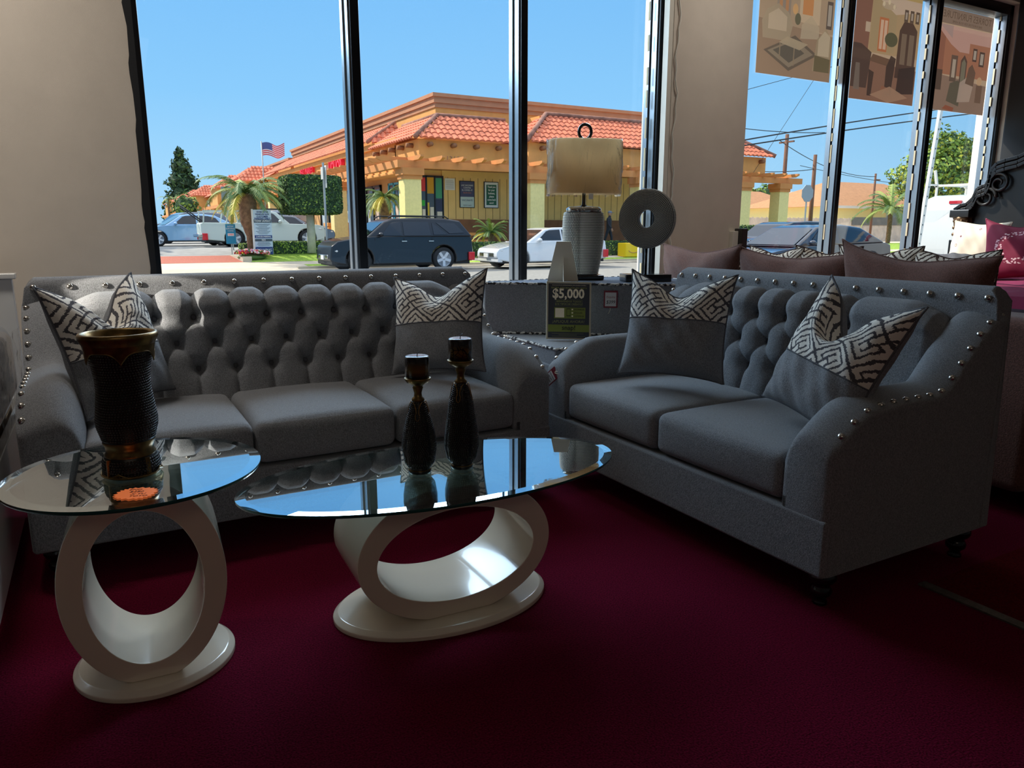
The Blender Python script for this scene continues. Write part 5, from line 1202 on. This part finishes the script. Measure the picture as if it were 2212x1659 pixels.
house('distant house with a pale grey roof',62,77,60,70,3.9,6.0,M('grey_white_wall',(206,204,196),.9),M('grey_shingle',(176,178,172),.9),[(4,2)])
# ------------------------------------------------------------------ vehicles
TYRE=M('tyre_rubber',(22,22,24),.8); RIM=M('alloy_rim',(206,210,216),.35,.3); CG_=M('car_glass',(14,20,30),.06,coat=.5); LAMP=M('headlamp',(214,216,216),.15,coat=1); TAIL=M('tail_lamp',(196,24,40),.25,coat=.5,emit=.1); BUMP=M('black_plastic',(30,32,34),.6); CHR=M('chrome_trim',(190,192,192),.2,1)
def wheelset(rt,L,W,xs,r,white=False):
    for x in xs:
        for sg in (-1,1):
            t=MB(); y=sg*(W/2-.11); 
            t.lathe([(r*.68,-.11),(r*.94,-.11),(r,-.07),(r,.07),(r*.94,.11),(r*.68,.11)],28,cap=False); t.xf(Matrix.Translation((x,y,r))@Matrix.Rotation(PI/2,4,'X')); w_=t.build('wheel',TYRE,rt)
            m=MB(); m.lathe([(r*.69,-.10),(r*.70,-.095),(r*.66,-.07),(r*.63,.0),(.001,.0)],28,cap=False)
            for k in range(5):
                a=2*PI*k/5+.3; m.bar((r*.06*math.cos(a),r*.06*math.sin(a),-.075),(r*.66*math.cos(a),r*.66*math.sin(a),-.09),r*.24,.03)
            m.lathe([(.001,-.095),(r*.13,-.092),(r*.15,-.06)],14,cap=False)
            m.xf(Matrix.Translation((x,y,r))@Matrix.Rotation(-PI/2 if sg<0 else PI/2,4,'X')); 
            # dark cavity behind spokes comes from the disc
            m.build('rim',RIM,w_)
def car(label,loc,rz,L,W,low,cab,ws,r,wins,paint,front_w=None,lampx=.0,roofw=.74,rails=False,dark=False,group='cars parked outside',plate=True,name='car',bright=None,cat='car'):
    rt=empty(name,loc,rz,label,cat,group)
    # lower body with wheel arches
    top=[(x*L,z) for x,z in low]; bot=[]; zb=.24
    xs=sorted(ws,reverse=True); x_=L*.985
    bot.append((x_,zb+.08))
    for wx in xs:
        R_=r*1.16
        a0=math.asin(min(.95,max(-.95,(zb-r)/R_)))
        for k in range(13):
            a=a0+(PI-2*a0)*k/12; bot.append((wx+R_*math.cos(a),r+R_*math.sin(a)))
    bot.append((L*.015,zb+.08))
    poly=top+bot; b=MB(); b.prism(poly,-W/2,W/2,'y')
    for i,v in enumerate(b.v):
        x,y,z=v; e=max(0,abs(x/L-.5)*2-.72)/.28; y*=1-.16*e*e
        y*=1-.05*smoothstep(.75,1.25,z)
        b.v[i]=(x,y,z)
    b.build('body',paint,rt,bevel=.045,seg=3)
    MB().box(L*.03,-W/2*.86,.2,L*.97,W/2*.86,zb+.2).build('underbody',BUMP,rt)
    z0=cab[0][1]; z1=max(z for _,z in cab)
    hw=lambda z:(W/2)*(.955-(.955-roofw)*((z-z0)/(z1-z0))**1.3 if z>z0 else .955)
    b=MB(); b.prism([(x*L,z) for x,z in cab],-1,1,'y')
    b.v=[(x,y*hw(z),z) for x,y,z in b.v]; b.build('cabin',paint,rt,bevel=.05,seg=3)
    # windows
    for poly in wins:
        for sg in (-1,1):
            b=MB(); P=[(x*L,sg*(hw(z)+.006),z) for x,z in poly]; b.add(P,[tuple(range(len(P))) if sg<0 else tuple(range(len(P)))[::-1]],False); b.build('side_window',CG_,rt)
    def pane(a,c_,nm,ins=.88):
        (xa,za),(xb,zb_)=a,c_; dx,dz=(xb-xa)*L,zb_-za; l=math.hypot(dx,dz); n=(-dz/l,dx/l); s_=-1 if nm=='windshield' else 1
        if n[1]<0:n=(-n[0],-n[1])
        q0,q1=.06,.94; P=[]
        for q,sg in ((q0,-1),(q0,1),(q1,1),(q1,-1)):
            x=xa*L+dx*q; z=za+dz*q; P.append((x+n[0]*.015,sg*hw(z)*ins,z+n[1]*.015))
        b=MB(); b.add(P,[(0,1,2,3)],False); b.build(nm,CG_,rt)
    pane(cab[0],cab[1],'windshield'); pane(cab[-1],cab[-2],'rear_window')
    wheelset(rt,L,W,ws,r)
    zl=low[1][1]
    for sg in (-1,1):
        b=MB(); b.sphere((L*.045,sg*W*.36,zl+.06),.2,12,8,(.75,.9,.42)); b.build('headlight',LAMP,rt)
        zt=low[-2][1]; b=MB(); b.box(L*.955,sg*W*.47-.06,zt-.30,L*.998,sg*W*.47+.03,zt-.02) if not dark else b.sphere((L*.975,sg*W*.42,zt-.1),.14,10,7,(.8,.8,.9)); b.build('taillight',TAIL,rt,bevel=.02)
        b=MB(); b.sphere((cab[0][0]*L+.45,sg*(W*.5+.07),z0+.09),.12,10,7,(.7,.9,.6)); b.build('side_mirror',paint,rt)
    MB().box(-.005,-.55,.42,.05,.55,.56).build('grille',CHR if not dark else BUMP,rt,bevel=.02)
    MB().box(L*.01,-W*.44,.24,L*.05,W*.44,.40).box(L*.955,-W*.44,.30,L*.992,W*.44,.46).build('bumper',BUMP if rails else paint,rt,bevel=.03)
    if plate: MB().box(-.03,-.16,.40,-.008,.16,.54).build('license_plate',WHP,rt)
    for x in (.47,.66):
        for sg in (-1,1): MB().box(x*L,sg*W*.485-.02,z0-.14,x*L+.18,sg*W*.485+.02,z0-.11).build('door_handle',CHR,rt)
    for sg in (-1,1):
        b=MB(); y=sg*(W/2*.957+.001)
        for x in (.29,.49,.69 if len(wins)>1 else .6): b.box(x*L,y-.004,.36,x*L+.012,y+.004,z0-.02)
        b.build('door_gap',BUMP,rt)
    if rails:
        for sg in (-1,1):
            b=MB(); y=sg*W/2*(roofw-.04); b.tube([(.40*L,y,z1-.02),(.43*L,y,z1+.06),(.80*L,y,z1+.05),(.83*L,y,z1-.04)],.022,6); b.build('roof_rail',BUMP,rt)
    return rt
NAVY=M('navy_paint',(12,15,24),.3,0,coat=.25); WPT=M('white_paint',(222,224,226),.2,coat=1); BLP=M('blue_black_paint',(20,26,42),.15,.1,coat=1); SIL=M('silver_paint',(168,170,172),.2,.5,coat=1); SKY=M('light_blue_paint',(140,180,214),.2,.2,coat=1); OLDW=M('chalky_white_paint',(198,206,196),.5); GRYP=M('grey_paint',(110,112,118),.2,.5,coat=1)
SUVL=[(.0,.40),(.005,.62),(.012,.82),(.05,.98),(.16,1.08),(.27,1.14),(.97,1.17),(.992,1.05),(1,.62),(.992,.42)]
SUVC=[(.235,1.10),(.365,1.60),(.43,1.70),(.60,1.735),(.80,1.715),(.905,1.64),(.985,1.12)]
SW=[[(.335,1.16),(.40,1.53),(.42,1.58),(.475,1.60),(.475,1.16)],[(.49,1.16),(.49,1.60),(.67,1.60),(.68,1.16)],[(.70,1.18),(.695,1.58),(.80,1.18)],[(.80,1.22),(.715,1.585),(.85,1.56),(.92,1.24)]]
car('dark blue SUV parked at the curb in front of the pergola',(6.45,24.3,-.12),0,5.02,1.98,SUVL,SUVC,(.93,3.85),.385,SW[:3]+[[(.815,1.22),(.725,1.585),(.86,1.56),(.925,1.24)]],NAVY,rails=True)
SEL=[(.0,.42),(.004,.58),(.02,.70),(.12,.82),(.27,.93),(.93,1.0),(.985,.95),(1,.66),(.99,.44)]
SEC=[(.25,.90),(.42,1.36),(.50,1.42),(.62,1.43),(.75,1.36),(.92,.97)]
SEW=[[(.345,.98),(.43,1.29),(.46,1.33),(.555,1.35),(.555,.98)],[(.57,.98),(.57,1.35),(.68,1.33),(.75,1.25),(.79,1.02)]]
car('white sedan parked behind the lamp and the dark SUV',(12.0,23.5,-.12),0,4.62,1.8,SEL,SEC,(.86,3.65),.335,SEW,WPT)
car('dark blue sedan close outside the right window',(14.0,13.9,-.12),0,5.25,1.9,SEL,[(x,z*1.03) for x,z in SEC],(.95,4.2),.35,[[(x,z*1.03) for x,z in q] for q in SEW],BLP)
car('black car parked behind the dark blue sedan',(19.3,19.0,-.12),0,4.7,1.85,SUVL,[(x,z*.9+.08) for x,z in SUVC],(.93,3.7),.36,[[(x,z*.9+.08) for x,z in q] for q in SW[:2]],M('black_paint',(22,24,28),.15,coat=1),dark=True)
# far cars in the lot
car('light blue sedan in the parking lot left of the pickup',(1.6,37.3,.5),0.10,4.4,1.75,SEL,SEC,(.82,3.5),.32,SEW,SKY)
car('grey hatchback at the far left of the parking lot',(2.4,44.0,.5),.2,4.3,1.8,SUVL,[(x,z*.92+.06) for x,z in SUVC],(.85,3.4),.34,[[(x,z*.92+.06) for x,z in q] for q in SW[:3]],GRYP)
car('silver SUV behind the old white pickup',(5.6,41.2,.5),.1,4.9,1.9,SUVL,SUVC,(.93,3.8),.37,SW[:3],SIL,rails=True)
car('dark sedan nose behind the box-trimmed tree',(8.2,38.8,.5),PI,0 or 4.6,1.8,SEL,SEC,(.86,3.65),.33,SEW,GRYP).location=(10.75,38.6,.5)
car('distant blue car at the left window edge',(3.3,52,.55),0,4.4,1.75,SEL,SEC,(.82,3.5),.32,SEW,M('mid_blue_paint',(60,96,140),.2,coat=1))
# old pickup facing right with rack over the bed
PKL=[(.0,.45),(.0,.70),(.012,.88),(.06,.94),(.30,.98),(.32,1.00),(.985,1.02),(1,.98),(1,.60),(.99,.45)]
pk=car('old white pickup with an open rack over its bed',(9.15,34.6,.5),PI,5.2,1.85,PKL,[(.30,.98),(.40,1.46),(.45,1.52),(.60,1.52),(.64,1.45),(.66,1.00)],(.85,3.9),.36,[[(.365,1.03),(.425,1.38),(.44,1.42),(.54,1.43),(.54,1.03)],[(.555,1.03),(.555,1.43),(.60,1.42),(.635,1.05)]],OLDW,group='cars parked outside',name='pickup_truck',cat='truck')
for sg in (-1,1):
    b=MB(); y=sg*.86
    b.bar((3.45,y,1.0),(3.55,y,1.48),.05).bar((4.2,y,1.0),(4.1,y,1.48),.05).bar((5.1,y,1.0),(5.05,y,1.48),.05).bar((3.5,y,1.50),(5.1,y,1.50),.05); b.build('bed_rack',OLDW,pk)
b=MB(); b.box(5.15,-.9,.42,5.35,.9,.55); b.build('rear_step_bumper',CHR,pk,bevel=.03)
MB().tube([(5.0,.5,1.0),(5.9,.2,1.75)],.03,6).tube([(5.0,-.4,1.0),(5.8,-.5,1.65)],.03,6).build('tailgate_pole',BUMP,pk)
# white van, rear towards the window
vn=empty('van',(20.0,12.0,-.12),0,'white van with a ladder rack at the far right, seen from behind','van')
b=MB(); b.prism([(0,.35),(.0,1.2),(.10,1.95),(.22,2.18),(.5,2.26),(3.6,2.26),(4.3,1.5),(5.1,1.2),(5.2,.5),(5.1,.35)],-1.0,1.0,'y')
b.v=[(x,y*(1-.14*smoothstep(1.1,2.26,z)),z) for x,y,z in b.v]; b.build('body',M('van_white',(232,232,228),.35,coat=.6),vn,bevel=.07,seg=3)
for sg in (-1,1):
    MB().box(-.02,sg*.90-.05,1.30,.04,sg*.90+.05,1.75).build('taillight',TAIL,vn,bevel=.01)
    b=MB(); y0_=sg*.02; b.add([(-.008,sg*.08,.55),(-.008,sg*.84,.55),(-.008,sg*.84,1.15),(.012,sg*.82,1.25),(.082,sg*.76,1.86),(.082,sg*.08,1.86),(.012,sg*.08,1.25)],[(0,1,2,3,4,5,6)],False); b.build('rear_door',M('van_door',(224,224,220),.4,coat=.4),vn)
MB().box(.10,-.16,2.02,.16,.16,2.10).build('brake_light',TAIL,vn); MB().box(-.06,-.9,.35,.05,.9,.55).build('rear_bumper',BUMP,vn,bevel=.02)
b=MB(); 
for x in (.6,2.0,3.3): b.bar((x,-.85,2.2),(x,-.85,2.55),.05).bar((x,.85,2.2),(x,.85,2.55),.05).bar((x,-.9,2.53),(x,.9,2.53),.06)
b.bar((.3,-.85,2.55),(3.6,-.85,2.55),.05).bar((.3,.85,2.55),(3.6,.85,2.55),.05).bar((.6,.85,2.5),(.6,.95,2.95),.06).build('ladder_rack',TRIMW,vn)
wheelset(vn,5.2,1.95,(.95,4.2),.36)
# person walking behind the hedge
pr=empty('person',(21.3,29.0,.40),R(35),'person in dark jacket and grey cap walking behind the clipped hedge','person')
def skin(name,V,E_,Rr,mat,parent):
    me=bpy.data.meshes.new(name); me.from_pydata(V,E_,[]); o=bpy.data.objects.new(name,me); COL.objects.link(o); o.parent=parent
    s_=o.modifiers.new('s','SKIN'); s_.use_smooth_shade=True; 
    if not me.skin_vertices: 
        bpy.context.view_layer.objects.active=o; 
    for i,rv in enumerate(Rr): me.skin_vertices[0].data[i].radius=(rv if isinstance(rv,tuple) else (rv,rv))
    me.skin_vertices[0].data[0].use_root=True
    q=o.modifiers.new('q','SUBSURF'); q.levels=1; q.render_levels=1; me.materials.append(mat); return o
V=[(0,0,.92),(0,0,1.15),(0,-.01,1.34),(0,-.02,1.42),(0,-.03,1.50),(0,-.04,1.60),
 (.10,0,.86),(.12,-.10,.48),(.12,-.12,.08),(.12,-.22,.04),(-.10,0,.86),(-.12,.10,.50),(-.12,.22,.10),(-.12,.13,.04),
 (.19,0,1.33),(.25,.04,1.06),(.24,-.06,.84),(-.19,0,1.33),(-.25,-.06,1.06),(-.22,-.20,.88)]
E_=[(0,1),(1,2),(2,3),(3,4),(4,5),(0,6),(6,7),(7,8),(8,9),(0,10),(10,11),(11,12),(12,13),(2,14),(14,15),(15,16),(2,17),(17,18),(18,19)]
RR=[(.15,.12),(.15,.11),(.16,.11),(.055,.055),(.07,.08),(.075,.09),.09,.065,.045,.04,.09,.065,.045,.04,.06,.048,.035,.06,.048,.035]
try:
    bo_=skin('body',V,E_,RR,M('dark_clothes',(34,36,48),.9),pr)
except Exception as ex:
    print('skin fail',ex)
b=MB(); b.sphere((0,-.035,1.555),.098,14,10,(.85,1,1.18)); 
b.sphere((0,-.135,1.55),.018,6,5)
for sg in (-1,1): b.sphere((sg*.085,-.02,1.555),.022,6,5,(.5,1,1.3))
b.build('head',M('skin_tone',(176,128,104),.6),pr)
b=MB(); b.sphere((0,-.03,1.62),.106,14,8,(.9,1.02,.72)); b.box(-.06,-.21,1.60,.06,-.11,1.615); b.build('cap',M('grey_cap',(120,126,140),.8),pr)
b=MB(); b.sphere((.20,.06,1.08),.10,10,8,(.6,1.0,1.5)); b.build('red_bag',M('red_bag',(190,60,70),.7),pr)
for sg,(hx,hy,hz) in ((1,(.24,-.07,.80)),(-1,(-.22,-.22,.84))):
    b=MB(); b.sphere((hx,hy,hz),.04,8,6,(.6,1,1.2))
    for k in range(4): b.tube([(hx,hy-.025+.017*k,hz-.03),(hx,hy-.03+.017*k,hz-.07),(hx-.01*sg,hy-.028+.017*k,hz-.095+.006*abs(k-1.5))],.008,5)
    b.tube([(hx,hy-.03,hz),(hx-.01*sg,hy-.055,hz-.03),(hx-.012*sg,hy-.06,hz-.05)],.009,5); b.build('hand',MATS['skin_tone'],pr)
# ------------------------------------------------------------------ hanging posters on the right window (seen from behind, mirrored)
def art(rt,w,h,items,base):
    """flat printed picture: polygons in 0..1 coordinates, back to front"""
    MB().box(-w/2,-.002,0,w/2,0,h).build('poster_sheet',base,rt)
    mats=[];idx={};b=MB()
    for k,(c_,P) in enumerate(items):
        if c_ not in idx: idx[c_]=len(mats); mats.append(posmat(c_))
        b.mi=idx[c_]; y=-.0024-.00012*k
        b.add([((x-.5)*w,y,z*h) for x,z in P],[tuple(range(len(P)))],False)
    b.build('printed_picture',mats,rt)
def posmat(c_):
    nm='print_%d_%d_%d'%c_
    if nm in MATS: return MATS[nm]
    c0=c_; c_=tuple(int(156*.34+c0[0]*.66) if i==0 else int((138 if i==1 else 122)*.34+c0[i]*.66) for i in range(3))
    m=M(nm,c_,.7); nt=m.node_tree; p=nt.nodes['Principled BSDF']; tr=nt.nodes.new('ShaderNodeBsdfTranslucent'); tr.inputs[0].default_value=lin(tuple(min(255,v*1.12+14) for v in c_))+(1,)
    mx=nt.nodes.new('ShaderNodeMixShader'); p.inputs['Emission Color'].default_value=lin(c_)+(1,); p.inputs['Emission Strength'].default_value=.62; mx.inputs[0].default_value=.3; nt.links.new(p.outputs[0],mx.inputs[1]); nt.links.new(tr.outputs[0],mx.inputs[2]); nt.links.new(mx.outputs[0],nt.nodes['Material Output'].inputs[0]); return m  # emission puts the window's backlight glow into the print
def rect(x0,z0,x1,z1): return [(x0,z0),(x1,z0),(x1,z1),(x0,z1)]
def ov(cx_,cz_,rx,rz_,n=18): return [(cx_+rx*math.cos(2*PI*k/n),cz_+rz_*math.sin(2*PI*k/n)) for k in range(n)]
A1=[((178,160,134),rect(0,.42,1,1)),((150,130,108),[(0,0),(1,0),(1,.40),(0,.46)]),((206,170,110),rect(.45,.78,1,1)),((150,144,134),[(.22,.45),(.40,.42),(.40,.92),(.22,.98)]),((206,146,96),rect(.25,.55,.29,.82)),((206,146,96),rect(.33,.55,.37,.82)),((216,200,166),rect(.52,.48,.80,.80)),((206,140,80),rect(.56,.55,.70,.72)),((236,224,190),ov(.56,.84,.11,.07)),((240,232,206),ov(.56,.79,.08,.05)),
 ((94,88,78),[(.08,.20),(.42,.05),(.80,.22),(.48,.36)]),((150,138,116),[(.13,.20),(.42,.08),(.74,.22),(.47,.33)]),((84,84,76),[(.20,.21),(.42,.12),(.62,.22),(.44,.30)]),
 ((178,166,138),[(.06,.30),(.40,.30),(.44,.44),(.38,.54),(.24,.60),(.10,.54),(.04,.44)]),((206,194,166),[(.12,.38),(.36,.38),(.36,.50),(.24,.56),(.12,.50)]),((194,184,156),[(.55,.34),(.80,.36),(.80,.46),(.68,.55),(.56,.46)]),
 ((166,154,124),[(.74,.08),(.98,.08),(.98,.38),(.90,.46),(.78,.36)]),((206,196,168),[(.80,.22),(.96,.22),(.96,.40),(.88,.44),(.80,.36)]),((96,92,64),[(.76,.08),(.98,.08),(.98,.20),(.76,.22)]),
 ((190,176,146),[(.27,.28),(.55,.24),(.66,.30),(.38,.34)]),((150,136,110),rect(.28,.14,.295,.28)),((150,136,110),rect(.47,.10,.485,.25)),((230,184,120),ov(.46,.58,.035,.045)),((90,96,74),ov(.50,.50,.04,.05)),((78,72,68),rect(.89,.46,.97,.70)),((196,190,176),rect(.905,.49,.955,.67))]
A2=[((182,160,118),rect(0,.4,1,1)),((196,172,104),rect(0,.88,1,1)),((126,84,72),[(0,.42),(.22,.42),(.24,.90),(0,.96)]),((176,160,120),[(.24,.42),(.62,.42),(.62,.90),(.24,.88)]),((216,200,180),[(.25,.88),(.60,.74),(1,.80),(1,.88)]),((128,92,76),[(0,0),(1,0),(1,.30),(0,.34)]),
 ((200,112,64),rect(.36,.42,.50,.70)),((226,210,180),rect(.38,.44,.425,.68)),((226,210,180),rect(.44,.44,.485,.68)),((60,44,40),[(.66,.22),(.96,.22),(.96,.64),(.88,.70),(.74,.70),(.68,.62)]),((130,110,90),rect(.72,.34,.80,.60)),((130,110,90),rect(.84,.34,.92,.60)),
 ((64,50,46),[(0,.10),(.24,.10),(.28,.40),(.12,.46),(0,.46)]),((120,110,100),[(.05,.08),(.14,.08),(.12,.30),(.06,.30)]),((70,80,56),ov(.56,.53,.10,.06)),((96,70,54),[(.26,.33),(.62,.30),(.66,.36),(.30,.39)]),((50,38,36),[(.52,.06),(.62,.06),(.66,.38),(.58,.40),(.52,.30)]),((50,38,36),[(.26,.04),(.32,.04),(.34,.24),(.26,.26)]),((150,96,70),[(.46,.10),(.60,.08),(.60,.12),(.48,.14)]),((40,30,30),[(.70,.08),(.98,.10),(.98,.34),(.72,.30)]),
 ((190,176,150),ov(.48,.80,.11,.03)),((230,220,190),ov(.40,.81,.02,.02)),((230,220,190),ov(.48,.83,.02,.02)),((230,220,190),ov(.56,.80,.02,.02)),((70,58,52),rect(.73,.70,.79,.80)),((70,58,52),rect(.82,.70,.88,.80)),((70,58,52),rect(.91,.70,.97,.80)),((196,186,168),rect(.745,.72,.775,.78)),((196,186,168),rect(.835,.72,.865,.78)),((196,186,168),rect(.925,.72,.955,.78)),((220,206,176),rect(.155,.56,.225,.64)),((178,140,112),[(.30,.05),(.60,.0),(.90,.06),(.60,.14)])]
A3=[((172,110,84),rect(0,.36,1,.80)),((214,178,168),[(0,.80),(.25,.66),(.42,.60),(.60,.60),(.60,.70),(1,.70),(1,.84),(0,.84)]),((178,160,158),[(0,.84),(.26,.72),(.26,.84)]),((132,116,104),rect(0,.85,1,1)),((140,118,104),[(0,0),(1,0),(1,.30),(0,.36)]),((150,96,76),[(0,.36),(.14,.36),(.14,.72),(0,.80)]),((92,76,66),rect(.28,.30,.40,.56)),((208,196,176),rect(.31,.34,.37,.52)),((76,60,54),[(.46,.28),(.58,.28),(.58,.52),(.52,.58),(.46,.52)]),((130,130,108),[(.48,.30),(.56,.30),(.56,.50),(.52,.54),(.48,.50)]),
 ((64,50,46),rect(.67,.53,.75,.66)),((206,196,180),rect(.685,.55,.735,.64)),((64,50,46),rect(.80,.49,.90,.64)),((206,196,180),rect(.82,.51,.88,.62)),((84,84,70),[(.26,.10),(.50,.06),(.52,.26),(.44,.32),(.30,.28)]),((196,176,160),[(.46,.10),(.70,.12),(.74,.30),(.60,.36),(.48,.30)]),((96,76,64),[(.58,.30),(.74,.28),(.76,.42),(.68,.50),(.62,.46)]),((212,180,140),ov(.85,.34,.05,.045)),((110,84,68),rect(.80,.12,.92,.30)),((72,58,52),rect(0,.20,.14,.40)),((156,80,56),[(.20,.02),(.40,.0),(.42,.04),(.26,.06)])]
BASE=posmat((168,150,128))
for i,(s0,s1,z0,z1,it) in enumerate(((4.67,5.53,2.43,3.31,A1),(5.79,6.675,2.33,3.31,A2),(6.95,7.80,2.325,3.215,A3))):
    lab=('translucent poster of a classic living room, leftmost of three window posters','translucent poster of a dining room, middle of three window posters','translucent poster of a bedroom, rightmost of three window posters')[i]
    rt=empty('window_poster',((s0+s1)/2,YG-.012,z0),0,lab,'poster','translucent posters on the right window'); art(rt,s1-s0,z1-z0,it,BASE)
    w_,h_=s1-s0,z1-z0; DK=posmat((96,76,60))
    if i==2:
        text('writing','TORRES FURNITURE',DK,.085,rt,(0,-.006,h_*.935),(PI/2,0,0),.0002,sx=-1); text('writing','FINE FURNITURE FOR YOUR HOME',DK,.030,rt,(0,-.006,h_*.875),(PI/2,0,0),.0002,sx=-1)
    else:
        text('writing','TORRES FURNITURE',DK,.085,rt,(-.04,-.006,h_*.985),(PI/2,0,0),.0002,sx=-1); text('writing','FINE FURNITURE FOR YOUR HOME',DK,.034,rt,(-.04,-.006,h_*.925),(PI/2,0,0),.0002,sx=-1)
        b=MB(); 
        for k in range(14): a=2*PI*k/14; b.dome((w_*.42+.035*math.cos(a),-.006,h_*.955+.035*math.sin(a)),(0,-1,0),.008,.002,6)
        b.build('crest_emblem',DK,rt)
# ------------------------------------------------------------------ lamps and added fill lights
area('sky_fill',(1.7,5.9,3.12),(1.9,2.7,.3),3.6,1.2,175,(.60,.80,1))  # added fill outside the first window, boosting the sky light indoors
area('sky_fill_right',(6.6,6.4,4.6),(5.9,2.6,.6),3.2,1.4,430,(.76,.86,1))  # added fill outside the second window, lifting the loveseat side
area('shop_light',(-.5,-2.6,3.7),(1.2,2.4,.4),3,2,14,(1,.80,.62))
for n_,l_,t_,p_ in (('wall_fill',(-.75,3.5,3.7),(-.45,4.3,.7),13),('wall_fill_right',(4.05,3.6,3.7),(4.05,4.3,1.0),4.6)):  # added fills that brighten the left wall and the pillar
    o_=area(n_,l_,t_,.8,.12,p_,(1,.93,.84)); o_.data.spread=R(90)
sp_=bpy.data.lights.new('patch_spot','SPOT'); sp_.energy=330; sp_.color=(1,.93,.80); sp_.spot_size=R(10); sp_.spot_blend=.15; sp_.shadow_soft_size=.01  # added spot that makes the bright patch on the long sofa's back
so2=bpy.data.objects.new('patch_spot',sp_); COL.objects.link(so2); so2.location=(-1.35,3.22,1.42); so2.rotation_euler=(Vector(so2.location)-Vector((.0,3.58,.965))).to_track_quat('Z','Y').to_euler()
